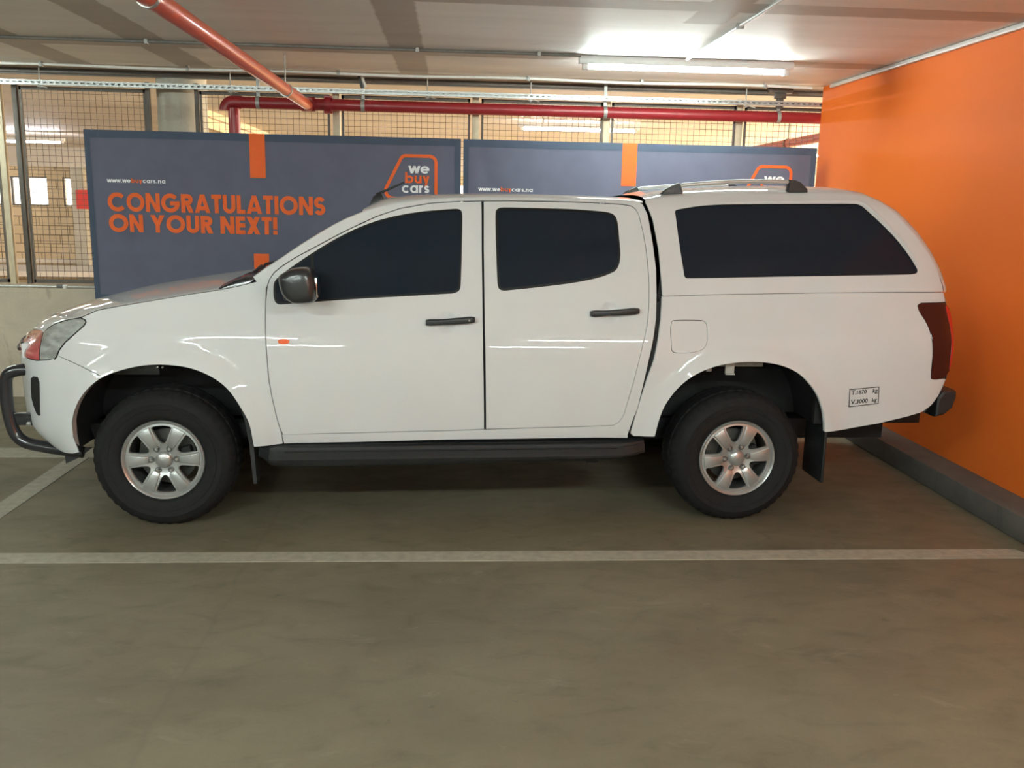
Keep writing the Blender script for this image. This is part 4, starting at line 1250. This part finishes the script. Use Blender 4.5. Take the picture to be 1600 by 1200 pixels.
# ---- bumper and front face, one wrapped sheet from wheel arch round to the other side
def plan_pts(z, s_list):
    return [(s, side_y(s, z), z) for s in s_list]
def nose_curve(z, off=0.0):
    """plan curve at height z from flank to centre"""
    l = smooth_tab(LEAN, max(.30, min(z, 1.3)))
    pts = []
    for s in FLANK:
        s2 = s + l * sstep(-.30, -.72, s)
        pts.append((s2, side_y(s2, z)))
    s0, y0 = pts[-1]
    for k in range(1, 9):
        t = k / 8
        y = y0 + (HW - y0) * t
        s = smooth_tab([(.85, -.905), (.72, -.90), (.6, -.885), (.42, -.84), (.34, -.80)][::-1], min(y - smooth_tab(SEC, z), .84)) + l
        pts.append((s - .008 * t, y))
    return [(a - off * .7, b - off * .3) for a, b in pts]
def sheet(name, zs_of, mat, off=0.0, i0=0, i1=None, nz=10, label=None, flip=False):
    """zs_of(i, s) -> (z0, z1) for column i"""
    cols = []
    N_ = len(FLANK) + 8
    i1 = N_ - 1 if i1 is None else i1
    for i in range(i0, i1 + 1):
        z0, z1 = zs_of(i)
        col = []
        for k in range(nz + 1):
            z = z0 + (z1 - z0) * k / nz
            a, b = nose_curve(z, off)[i]
            col.append((a, b, z))
        cols.append(col)
    if i1 == N_ - 1:
        cols += [[(a, 2 * HW - b, z) for a, b, z in c] for c in cols[-2::-1]]
    return grid_mesh(name, cols, mat, label, flip=True)
archf = sorted((s, z) for s, z in arch_f if s < -.15)
def bumper_z(i):
    s = FLANK[i] if i < len(FLANK) else -.9
    if i < len(FLANK):
        top = lin([(-.70,.885),(-.62,.884),(-.527,.897),(-.494,.921),(-.424,.894),(-.342,.858),(-.264,.827)], s)
        bot = lin([(-.80,.43),(-.75,.415),(-.65,.400),(-.60,.395),(-.50,.400),(-.4385,.412)], s) if s < -.4375 else (lin(ARCH_LO, s) if s > -.434 else .50)
    else:
        top = .885; bot = .43
    return bot, top - .0035
# column at the arch: add extra columns near the arch edge for a clean cut
FLANK = [-.264,-.276,-.29,-.305,-.32,-.335,-.349,-.362,-.375,-.388,-.400,-.410,-.418,-.425,-.431,-.4365,-.4385,-.46,-.494,-.51,-.54,-.58,-.62,-.66,-.69,-.72,-.75,-.775,-.80]
sheet('front_bumper', bumper_z, M['paint'], nz=14)
# bumper edge turned in around the wheel arch
rr = []
for k in range(3):
    r = []
    for s, z in [(q, lin(ARCH_LO, q)) for q in FLANK[:15]] + [(-.4365,.50),(-.4385,.412)]:
        r.append((s, side_y(s, z) + .03 * k, z))
    rr.append(r)
grid_mesh('bumper_arch_return', rr, M['paint'])
nF = len(FLANK)
# grille between the lamps
sheet('grille', lambda i: (.885, 1.0), M['black_plastic'], off=-.006, i0=nF - 3, nz=4)
for z in (.905, .935, .965):
    m = MB(); c = nose_curve(z, .006)[nF - 1:]
    pts = [(a, b, z) for a, b in c]; pts += [(a, 2 * HW - b, z) for a, b, z in pts[-2::-1]]
    m.tube(pts, .009, 8); m.build('grille_bar', M['chrome'] if z > .95 else M['black_plastic'], TRUCK, smooth=True)
sheet('lower_grille', lambda i: (.50, .70), M['black_plastic'], off=.004, i0=nF + 2, nz=3)
# headlamps
def lamp_z(i):
    s = FLANK[i] if i < nF else -.80 - .03 * (i - nF + 1)
    top = lin([(-.90,.985),(-.80,.995),(-.70,1.012),(-.62,1.040),(-.53,1.074),(-.46,1.092),(-.43,1.10)], s)
    bot = .887
    return bot, top
hp = [(-.374,1.109),(-.357,1.103),(-.348,1.092),(-.352,1.076),(-.373,1.053),(-.412,1.020),(-.454,.984),(-.480,.951),(-.494,.924),(-.506,.901),(-.527,.896),(-.600,.886),(-.600,1.022),(-.57,1.043),(-.524,1.071),(-.460,1.093),(-.419,1.104)]
for far in (False, True):
    skin('headlamp', inset(hp, .003), M['lamp_clear'], off=-.002, rim=.04, far=far, grid=.02)
    # lamp front, wrapping towards the grille
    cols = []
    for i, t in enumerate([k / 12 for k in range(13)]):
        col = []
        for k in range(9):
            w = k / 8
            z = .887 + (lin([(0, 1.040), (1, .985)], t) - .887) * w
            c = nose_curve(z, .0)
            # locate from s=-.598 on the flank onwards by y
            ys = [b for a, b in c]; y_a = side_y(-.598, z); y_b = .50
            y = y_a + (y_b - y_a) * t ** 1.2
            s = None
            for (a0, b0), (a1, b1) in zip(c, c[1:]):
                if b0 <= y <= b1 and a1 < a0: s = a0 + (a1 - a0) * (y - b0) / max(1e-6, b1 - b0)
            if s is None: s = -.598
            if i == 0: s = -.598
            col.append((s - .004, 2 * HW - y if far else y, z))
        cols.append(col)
    grid_mesh('headlamp_front', cols, M['lamp_red_reflection'], label='front face of the headlamp lens, coloured with a pinkish red reflection', flip=not far)
    m = MB()
    path = [(-.372,1.108),(-.352,1.098),(-.348,1.088),(-.356,1.072),(-.40,1.031),(-.45,.987),(-.482,.947),(-.498,.912),(-.51,.899)]
    pts = [(s, (2 * HW - side_y(s, z) + .001) if far else side_y(s, z) - .001, z) for s, z in resample(path, .02, False)]
    m.tube(pts, .0035, 6); m.build('headlamp_gasket', M['rubber_trim'], TRUCK, smooth=True)
# small white corner block under the lamp
m = MB(); m.box(-.742, -.70, .21, .33, .872, .955); m.build('bumper_corner_block', M['paint'], TRUCK, bevel=.01)
# fog lamp recess
fg = [(-.675,.780),(-.655,.795),(-.620,.797),(-.612,.77),(-.620,.694),(-.634,.590),(-.645,.583),(-.662,.595),(-.678,.630),(-.688,.665),(-.686,.72)]
both('fog_lamp_recess', fg, M['black_plastic'], off=-.003, rim=.01, grid=.018)

# ---- wheels
HZ = .3645
def wheel(cx, far, rot, cy=.030):
    """cy: how far the rim face sits inside the flank plane"""
    sg = -1 if far else 1
    def Y(a): return 2 * HW - (cy + a) if far else cy + a
    c0 = (cx, Y(0), HZ)
    # six-spoke alloy face
    def ring(r, n=72): return [(cx + r * math.cos(2 * math.pi * k / n), HZ + r * math.sin(2 * math.pi * k / n)) for k in range(n)]
    hs = []
    for k in range(6):
        a = math.radians(rot + 30 + 60 * k)
        prof = [(.084, 0), (.090, 8), (.105, 12), (.130, 14.6), (.160, 16.4), (.176, 17.2), (.1825, 16), (.1845, 10), (.185, 0)]
        full = prof + [(r, -d) for r, d in prof[-2:0:-1]]
        h = [(cx + r * math.cos(a + math.radians(d)), HZ + r * math.sin(a + math.radians(d))) for r, d in full]
        hs.append(smooth_closed(h, 1))
    def fy(s, z):
        r = math.hypot(s - cx, z - HZ)
        return cy + smooth_tab([(0, .024), (.05, .024), (.075, .020), (.10, .013), (.15, .010), (.185, .014), (.21, .018)], r)
    w = skin('wheel', ring(.197), M['alloy'], holes=hs, rim=.026, grid=.016, far=far, yf=fy, label='six-spoke silver alloy wheel')
    m = MB()
    m.lathe([(.190, .030), (.196, .012), (.2045, .001), (.2105, -.003), (.2145, .000), (.2150, .010), (.2120, .02)], c0, 'y', 96, sign=sg)
    m.build('rim_lip', M['alloy'], w, smooth=True, angle=60)
    m = MB(); m.lathe([(.1965, .018), (.190, .05), (.182, .12), (.180, .21), (.20, .235)], c0, 'y', 72, sign=sg)
    m.build('rim_barrel', M['alloy_dark'], w, smooth=True)
    for k in range(6):
        a = math.radians(rot + 60 * k)
        d = Vector((math.cos(a), 0, math.sin(a))); p = Vector((-math.sin(a), 0, math.cos(a)))
        prof = [(.078, .0185), (.10, .0205), (.14, .0265), (.184, .0345)]
        V = []; F = []
        for i, (r, hw) in enumerate(prof):
            fd = fy(cx + r, HZ) - cy
            for q, dep in ((-1.10, fd + .002), (-.92, fd - .008), (.92, fd - .008), (1.10, fd + .002)):
                P = Vector((cx, 0, HZ)) + d * r + p * hw * q
                V.append((P.x, Y(dep), P.z))
        for i in range(3):
            for j in range(3):
                b = i * 4 + j; F.append((b, b + 1, b + 5, b + 4))
        F.append((0, 1, 2, 3)); F.append((12, 13, 14, 15))
        MB().add(V, F).build('spoke_face', M['alloy'], w, bevel=.0015)
        q = Vector((cx, 0, HZ)) + d * .0655
        m = MB(); m.lathe([(.0165, .022), (.0165, .017), (.0125, .0165), (.0125, .026)], (q.x, Y(0), q.z), 'y', 20, sign=sg)
        m.build('nut_recess', M['alloy_dark'], w, smooth=True)
        m = MB(); m.lathe([(0, .004), (.006, .0045), (.009, .008), (.0095, .024)], (q.x, Y(0), q.z), 'y', 12, sign=sg)
        m.build('lug_nut', M['nut'], w, smooth=True)
    m = MB(); m.lathe([(0, -.004), (.020, -.002), (.034, .003), (.043, .011), (.046, .022)], c0, 'y', 40, sign=sg)
    m.build('hub_cap', M['alloy'], w, smooth=True)
    m = MB(); m.lathe([(.04, .085), (.085, .085), (.088, .095), (.150, .098), (.150, .118), (.04, .12)], c0, 'y', 48, sign=sg)
    m.build('brake_disc', M['disc'], w, smooth=True)
    m = MB(); m.bar((cx + .10, Y(.075), HZ + .06), (cx + .13, Y(.075), HZ - .05), .05, .05, (0, 1, 0))
    m.build('brake_caliper', M['under'], w, bevel=.008)
    # tyre with a blocky shoulder, flattened where it meets the floor
    R = .383; n = 176
    prof = [(.2125, .012), (.2190, .000), (.232, -.010), (.262, -.019), (.300, -.018), (.306, -.020), (.312, -.017), (.338, -.006), (.352, .004), (.3655, .020), (.374, .034),
            (.379, .050), (.3805, .072), (.374, .076), (.374, .082), (.3815, .086), (.383, .110), (.383, .150), (.3815, .186), (.374, .190), (.374, .196), (.3805, .200), (.379, .226), (.372, .246), (.352, .262), (.30, .272), (.25, .265), (.215, .25)]
    V = []; F = []
    for i, (r, a) in enumerate(prof):
        for k in range(n):
            t = 2 * math.pi * (k + .25) / n
            rr = r if r < .30 else .30 + (r - .30) * .885; aa = a
            blk = (k + (2 if i > 14 else 0)) % 4 in (0, 1)
            if r > .35 and not blk and .30 < r:
                rr -= .0038 if (a < .078 or a > .19) and r > .36 else (.003 if r > .37 else 0)
                if r < .372 and a < .03: aa += .004
            x = cx + rr * math.cos(t); z = HZ + rr * math.sin(t)
            squash = .0 
            if z < .018:
                bulge = (.018 - z) * .30
                z = max(.0015, .018 - (.018 - z) * .80)
                if a < .1: aa -= bulge
            V.append((x, Y(aa), max(z, .0015)))
    for i in range(len(prof) - 1):
        for k in range(n):
            a = i * n + k; b = i * n + (k + 1) % n
            F.append((a, b, b + n, a + n) if not far else (a, a + n, b + n, b))
    me = mesh_obj('tyre', V, F, M['tyre'], w, True)
    bm = bmesh.new(); bm.from_mesh(me.data); bmesh.ops.recalc_face_normals(bm, faces=bm.faces)
    for e in bm.edges:
        if e.is_manifold and e.calc_face_angle(0) > math.radians(32): e.smooth = False
    bm.to_mesh(me.data); bm.free()
    m = MB(); m.lathe([(.272, -.0180), (.274, -.0205), (.2775, -.0207), (.2795, -.0182)], c0, 'y', 96, sign=sg)
    m.build('sidewall_ring', M['tyre'], w, smooth=True)
    return w
wheel(0.0, False, 1.5, .040)
wheel(WB, False, 7.0)
wheel(0.0, True, 20)
wheel(WB, True, 40)

# ---- wheel housings: liner, inner wall
def housing(arch, y_in, nm, extra=()):
    for far in (False, True):
        cx = sum(p[0] for p in arch) / len(arch)
        rr = []
        for y, sc in ((.012, 1.012), (.10, 1.03), (y_in, 1.03)):
            r = []
            for s, z in arch:
                s2 = cx + (s - cx) * sc; z2 = HZ + (z - HZ) * sc if z > HZ + .1 else z
                yy = (side_y(s, z) + .03) if y < .05 else y
                r.append((s2, 2 * HW - yy if far else yy, z2))
            rr.append(r)
        grid_mesh(nm, rr, M['under'])
        m = MB()
        y = 2 * HW - y_in if far else y_in
        pts = [(cx + (s - cx) * 1.03, y, HZ + (z - HZ) * 1.03 if z > HZ + .1 else z) for s, z in arch]
        m.add(pts, [tuple(range(len(pts)))]); m.build('housing_wall', M['under'], TRUCK)
housing(arch_f, .50, 'front_wheel_liner')
housing(arch_r, .46, 'rear_wheel_liner')
# grey inner flange and bracket visible at the top of the rear arch
m = MB(); m.box(2.86, 3.22, .085, .10, .872, .915); m.build('inner_flange', simple('grey_primer', (.23, .23, .21), .6, noise=.1), TRUCK, bevel=.003)
m = MB(); m.box(3.005, 3.055, .07, .085, .835, .90); m.box(3.005, 3.055, .055, .085, .83, .838); m.build('flange_bracket', simple('pale_bracket', (.42, .42, .38), .5, noise=.1), TRUCK, bevel=.002)
m = MB(); m.box(2.90, 2.93, .075, .088, .845, .875); m.build('flange_bracket', M['galv_dull'], TRUCK, bevel=.002)
m = MB(); m.box(-.26, -.02, .14, .16, .80, .87); m.build('liner_panel', M['black_plastic'], TRUCK, bevel=.01)
for x in (-.03, -.005):
    m = MB(); m.lathe([(0, -.006), (.006, -.004), (.008, 0)], (x, .138, .845), 'y', 12); m.build('liner_clip', M['nut'], TRUCK, smooth=True)

# ---- chassis
m = MB()
m.box(-.55, 4.12, .42, .56, .38, .50); m.box(-.55, 4.12, 1.30, 1.44, .38, .50)
for x in (-.5, .5, 1.3, 2.1, 2.6, 3.7, 4.05): m.box(x, x + .09, .56, 1.30, .40, .48)
m.build('chassis_rails', M['under'], TRUCK)
m = MB(); m.box(.50, 2.42, .10, 1.76, .46, .50); m.box(2.55, 4.15, .47, 1.39, .58, .62); m.box(3.62, 4.15, .14, 1.72, .58, .62); m.box(-.70, .50, .30, 1.56, .42, .50)
m.build('underbody_panel', M['under'], TRUCK)
m = MB(); m.tube([(WB, .30, HZ), (WB, 1.56, HZ)], .045, 16); m.lathe([(0, -.14), (.09, -.13), (.14, -.04), (.14, .04), (.09, .13), (0, .14)], (WB, HW, HZ), 'y', 24)
m.build('rear_axle', M['under'], TRUCK, smooth=True)
m = MB(); m.tube([(0, .30, HZ), (0, 1.56, HZ)], .035, 12); m.box(-.18, .20, .60, 1.26, .24, .44); m.build('front_axle', M['under'], TRUCK)
m = MB(); m.tube([(.4, 1.15, .36), (1.6, 1.15, .34), (2.4, 1.2, .36), (2.8, 1.25, .52), (3.4, 1.3, .50), (4.05, 1.35, .42)], .032, 12); m.lathe([(0, 1.5), (.10, 1.51), (.11, 1.6), (.11, 2.0), (.10, 2.1), (0, 2.11)], (0, 1.15, .345), 'x', 20)
m.build('exhaust', M['under'], TRUCK, smooth=True)
m = MB(); m.box(.62, 1.05, .75, 1.15, .27, .42); m.box(1.7, 2.5, .58, .95, .32, .46); m.build('fuel_tank', M['under'], TRUCK, bevel=.03)

# ---- side steps
for far in (False, True):
    rows = []
    sec = [(.13,.452,0),(.03,.449,0),(-.012,.441,0),(-.020,.430,.0),(-.030,.428,0),(-.048,.408,0),(-.058,.402,0),(-.066,.392,0),(-.062,.380,0),(-.045,.350,1),(-.02,.338,1),(.13,.332,1)]
    st = [.492,.500,.520,.56,.60,.70,1.0,1.5,2.0,2.3,2.42,2.50,2.545,2.562,2.568]
    for s in st:
        e = sstep(.488, .58, s) * (1 - sstep(2.44, 2.575, s) * .85)
        up = (s - .5) * .0098
        lo = lin([(.5, .045), (.56, .012), (.74, 0), (1.5, .004), (2.1, .012), (2.35, .018), (2.57, .045)], s)
        r = []
        for y, z, k in sec:
            yy = .13 + (y - .13) * (.42 + .58 * e)
            zz = z + up + (lo if k else 0) * 1.0
            r.append((s, 2 * HW - yy if far else yy, zz))
        rows.append(r)
    bm_v = [p for r in rows for p in r]; n = len(sec)
    F = []
    for j in range(len(rows) - 1):
        for i in range(n - 1):
            a = j * n + i; F.append((a, a + 1, a + n + 1, a + n))
    F.append(tuple(range(n))); F.append(tuple(range((len(rows) - 1) * n, len(rows) * n)))
    m = MB().add(bm_v, F)
    stp = m.build('side_step', M['black_plastic'], TRUCK, smooth=True, angle=25)
    for s in (.75, 1.55, 2.28):
        m = MB(); y0, y1 = (.02, .30) if not far else (2 * HW - .30, 2 * HW - .02)
        m.box(s - .03, s + .03, y0, y1, .345, .40); m.build('step_bracket', M['under'], stp)
    m = MB()
    for k in range(2):
        y = -.036 if k else .012; z = .4275 if k else .4515
        y = 2 * HW - y if far else y
        m.tube([(.64, y, z + .0012), (1.5, y, z + .0095), (2.40, y, z + .018)], .003, 6)
    m.build('tread_strip', M['rubber_trim'], stp, smooth=True)

# ---- mud flaps
for far in (False, True):
    a, b = (.035, .285) if not far else (2 * HW - .285, 2 * HW - .035)
    m = MB(); pts = [(.405,.66),(.428,.58),(.447,.46),(.462,.235)]
    for (x0, z0), (x1, z1) in zip(pts, pts[1:]):
        m.add([(x0, a, z0), (x0, b, z0), (x1, b, z1), (x1, a, z1), (x0 + .022, a, z0), (x0 + .022, b, z0), (x1 + .018, b, z1), (x1 + .018, a, z1)], [(0,1,2,3),(7,6,5,4),(0,3,7,4),(1,5,6,2)])
    m.build('mud_flap', M['black_plastic'], TRUCK)
    a, b = (.045, .31) if not far else (2 * HW - .31, 2 * HW - .045)
    m = MB(); m.box(3.590, 3.606, a, b, .215, .64); m.build('mud_flap', M['black_plastic'], TRUCK, bevel=.004)
    m = MB(); m.box(3.52, 3.61, a, a + .03 if not far else b, .56, .80) if not far else m.box(3.52, 3.61, b - .03, b, .56, .80)
    m.build('flap_mount', M['under'], TRUCK)

# ---- nudge bar hoops
def round_path(pts, r, n=6):
    out = [Vector(pts[0])]
    for i in range(1, len(pts) - 1):
        p = Vector(pts[i]); a = Vector(pts[i - 1]) - p; b = Vector(pts[i + 1]) - p
        d = min(r, a.length * .48, b.length * .48); a = a.normalized() * d; b = b.normalized() * d
        for k in range(n + 1):
            t = k / n; out.append(p + a * (1 - t) ** 2 + b * t ** 2)
    out.append(Vector(pts[-1])); return out
nb = None
for far in (False, True):
    y = 2 * HW - .25 if far else .25
    path = round_path([(-.66, y, .800), (-.745, y, .812), (-.848, y, .79), (-.858, y, .60), (-.822, y, .415), (-.66, y, .378), (-.48, y, .352)], .085)
    m = MB(); m.tube(path, .0325, 20)
    o = m.build('nudge_bar', M['black_gloss'], TRUCK, smooth=True)
    m = MB(); m.box(-.83, -.66, y - .012, y + .012, .505, .575); m.build('nudge_bracket', M['black_gloss'], o, bevel=.004)
    m = MB(); m.lathe([(0, -.02), (.012, -.018), (.012, 0)], (-.745, y + (.002 if far else -.002), .515), 'y', 10, sign=(-1 if far else 1)); m.build('bolt', M['nut'], o, smooth=True)
    m = MB(); m.add([(-.578, y - .008, .370), (-.43, y - .008, .378), (-.50, y - .008, .325), (-.573, y - .008, .290), (-.578, y + .008, .370), (-.43, y + .008, .378), (-.50, y + .008, .325), (-.573, y + .008, .290)], [(0,1,2,3),(7,6,5,4),(0,4,5,1),(1,5,6,2),(2,6,7,3),(3,7,4,0)])
    m.build('nudge_bracket', M['black_gloss'], o)

# ---- door mirrors
def mirror(far):
    out = [(.653,1.351),(.666,1.361),(.699,1.381),(.735,1.391),(.782,1.394),(.812,1.385),(.829,1.353),(.839,1.306),(.839,1.272),(.832,1.226),(.789,1.217),(.731,1.215),(.712,1.221),(.684,1.242),(.668,1.261),(.659,1.289),(.653,1.332)]
    out = smooth_closed(out, 1)
    cx, cz = .752, 1.305
    secs = [(.055,.55,.55),(.050,.70,.74),(.035,.86,.88),(.0,.94,.95),(-.06,.985,.99),(-.12,1,1),(-.155,.97,.985),(-.180,.89,.93),(-.194,.76,.82),(-.200,.52,.60),(-.2015,.2,.25)]
    V = []; F = []; n = len(out)
    for y, a, b in secs:
        for s, z in out:
            V.append((cx + (s - cx) * a, 2 * HW - y if far else y, cz + (z - cz) * b))
    for i in range(len(secs) - 1):
        for k in range(n):
            p = i * n + k; q = i * n + (k + 1) % n; F.append((p, q, q + n, p + n))
    F.append(tuple(range(n))); F.append(tuple(range((len(secs) - 1) * n, len(secs) * n)))
    m = MB().add(V, F)
    o = m.build('door_mirror', simple('satin_black_mirror_shell', (.022, .023, .024), .30, coat=.3, coat_rough=.12, noise=.05), DOOR_F[far], smooth=True, angle=50)
    y0, y1 = (.02, .105); z0 = 1.235
    if far: y0, y1 = 2 * HW - y1, 2 * HW - y0
    m = MB(); m.box(.645, .735, y0, y1, z0 - .022, z0 + .03); m.build('mirror_arm', M['black_plastic'], DOOR_F[far], bevel=.012)
    m = MB()
    ya, yb = (-.15, -.0) if not far else (2 * HW, 2 * HW + .15)
    m.box(.825, .8405, ya, yb, 1.25, 1.345); m.build('mirror_glass', M['chrome'], DOOR_F[far], bevel=.003)
for far in (False, True): mirror(far)

# ---- door handles, indicator, lock
for (s0, z0, s1, z1, dr) in ((1.373, 1.1055, 1.629, 1.1225, DOOR_F), (2.245, 1.158, 2.507, 1.1755, DOOR_R)):
    for far in (False, True):
        V = []; F = []; prof = []
        for i in range(13):
            t = i / 12; s = s0 + (s1 - s0) * t; z = z0 + (z1 - z0) * t
            yb = smooth_tab(SEC, z) ; out = .034 + .008 * math.sin(math.pi * t)
            hh = (.0165 if i not in (0, 12) else .013) - .0025 * math.exp(-((t - .35) / .2) ** 2)
            for y, zz in ((yb + .004 if i in (0, 1, 11, 12, 10, 2) else yb - .012, -hh), (yb - out + .006, -hh), (yb - out, -hh + .005), (yb - out, hh - .005), (yb - out + .006, hh), (yb + .004 if i in (0, 1, 11, 12, 10, 2) else yb - .012, hh)):
                V.append((s, 2 * HW - y if far else y, z + zz))
        for i in range(12):
            for k in range(6): a = i * 6 + k; b = i * 6 + (k + 1) % 6; F.append((a, b, b + 6, a + 6))
        F.append(tuple(range(6))); F.append(tuple(range(72, 78)))
        o = MB().add(V, F).build('door_handle', M['black_plastic'], dr[far], bevel=.002, angle=30)
    if dr is DOOR_F:
        m = MB(); m.lathe([(0, -.0425), (.0055, -.0425), (.0065, -.040), (.0065, -.034)], (1.599, smooth_tab(SEC, 1.12), 1.1205), 'y', 16)
        m.build('key_lock', M['nut'], DOOR_F[0], smooth=True)
for far in (False, True):
    ol = smooth_closed([(.616,.992),(.616,1.017),(.673,1.018),(.674,.992)], 3)
    skin('side_indicator', ol, M['amber'], off=-.008, rim=.01, grid=.015, far=far, parent=DOOR_F[far], label='amber side indicator')

# ---- roof rails, antenna
for far in (False, True):
    yr = 2 * HW - .40 if far else .40
    pts = [(2.735, yr, 1.822), (2.80, yr, 1.845), (2.963, yr, 1.862), (3.143, yr, 1.874), (3.325, yr, 1.877), (3.44, yr, 1.874)]
    V = []; F = []
    P = resample([(a, c) for a, b, c in pts], .04, False)
    for s, z in P:
        for k in range(12):
            a = 2 * math.pi * k / 12; V.append((s, yr + .016 * math.cos(a), z + .012 * math.sin(a)))
    for i in range(len(P) - 1):
        for k in range(12): a = i * 12 + k; b = i * 12 + (k + 1) % 12; F.append((a, b, b + 12, a + 12))
    F.append(tuple(range(12))); F.append(tuple(range((len(P) - 1) * 12, len(P) * 12)))
    rl = MB().add(V, F).build('roof_rail', M['silver_rail'], TRUCK, smooth=True)
    for ft_ in ([(2.675,1.797),(2.70,1.822),(2.735,1.842),(2.775,1.858),(2.785,1.845),(2.80,1.802)], [(3.40,1.822),(3.405,1.889),(3.44,1.889),(3.475,1.876),(3.515,1.842),(3.52,1.825)]):
        n = len(ft_)
        V = []
        for yy, k in ((-.022, .9), (-.014, 1), (.014, 1), (.022, .9)):
            cxx = sum(p[0] for p in ft_) / n; V += [(cxx + (s - cxx) * k, yr + yy, z - (1 - k) * .03) for s, z in ft_]
        F = [tuple(range(n)), tuple(range(3 * n, 4 * n))]
        for j in range(3):
            for i in range(n): a = j * n + i; b = j * n + (i + 1) % n; F.append((a, b, b + n, a + n))
        MB().add(V, F).build('rail_foot', M['black_plastic'], rl, smooth=True, angle=50)
m = MB(); m.add([(1.02,.90,1.690),(1.02,.96,1.690),(1.12,.97,1.735),(1.12,.89,1.735),(1.050,.912,1.752),(1.050,.948,1.752),(1.095,.953,1.780),(1.095,.907,1.780)], [(0,3,2,1),(4,5,6,7),(0,1,5,4),(1,2,6,5),(2,3,7,6),(3,0,4,7)])
an = m.build('antenna_base', M['black_plastic'], TRUCK, bevel=.006)
m = MB(); m.tube([(1.07, .93, 1.762), (1.105, .93, 1.780), (1.235, .93, 1.838)], [.010, .008, .0055], 10); m.build('antenna_whip', M['black_plastic'], an, smooth=True)

# ---- rear bumper, tow bar
m = MB()
V = []; F = []
prof = [(4.235,.585),(4.285,.597),(4.335,.640),(4.352,.70),(4.350,.738),(4.27,.742),(4.235,.70)]
ys = [.075,.085,.12,.30,.6,HW,1.26,1.56,1.74,1.775,1.785]
for y in ys:
    d = abs(y - HW) / HW; push = .05 * (1 - d ** 2) ; sc = .75 if y in (.075, 1.785) else (.93 if y in (.085, 1.775) else 1)
    for s, z in prof: V.append((4.29 + (s - 4.29) * sc + push, y, .665 + (z - .665) * sc))
n = len(prof)
for i in range(len(ys) - 1):
    for k in range(n): a = i * n + k; b = i * n + (k + 1) % n; F.append((a, b, b + n, a + n))
F.append(tuple(range(n))); F.append(tuple(range((len(ys) - 1) * n, len(ys) * n)))
m.add(V, F); m.build('rear_bumper', M['black_plastic'], TRUCK, smooth=True, angle=35)
m = MB(); m.box(4.10, 4.41, .52, 1.34, .445, .525); m.box(4.05, 4.2, .60, .66, .42, .60); m.box(4.05, 4.2, 1.20, 1.26, .42, .60)
m.build('tow_bar', M['black_plastic'], TRUCK, bevel=.006)

# ---- weight sticker on the rear flank
def font_text(body, size):
    c = bpy.data.curves.new('plate_text', 'FONT'); c.body = body; c.size = size; c.offset = size * .022; c.resolution_u = 3
    o = bpy.data.objects.new('plate_text', c); link(o)
    dg = bpy.context.evaluated_depsgraph_get(); dg.update()
    me = o.evaluated_get(dg).to_mesh()
    V = [(v.co.x, v.co.y) for v in me.vertices]; F = [tuple(p.vertices) for p in me.polygons]
    o.evaluated_get(dg).to_mesh_clear(); bpy.data.objects.remove(o); bpy.data.curves.remove(c)
    return V, F
def on_flank(name, V, F, off, label=None, shear=0):
    vs = [(s, side_y(s, z) - off, z) for s, z in V]
    o = mesh_obj(name, vs, F, M['sticker_ink'], BED[0], False, None, label)
    return o
pen = Pen(.0045)
fr = [(3.695,.664),(3.860,.683),(3.852,.778),(3.688,.762)]
pen.stroke(resample(fr, .03), True)
on_flank('sticker_border', [tuple(p) for p in pen.v], pen.f, .0015, 'thin black rounded border of the weight sticker')
for txt, s0, z0, sz in (('T.', 3.699, .732, .036), ('1870', 3.725, .735, .030), ('kg', 3.818, .744, .032), ('V.', 3.703, .678, .036), ('3000', 3.732, .682, .033), ('kg', 3.820, .692, .032)):
    V, F = font_text(txt, sz)
    on_flank('sticker_lettering', [(s0 + a, z0 + b + a * .11) for a, b in V], F, .0018, 'black lettering reading ' + txt)
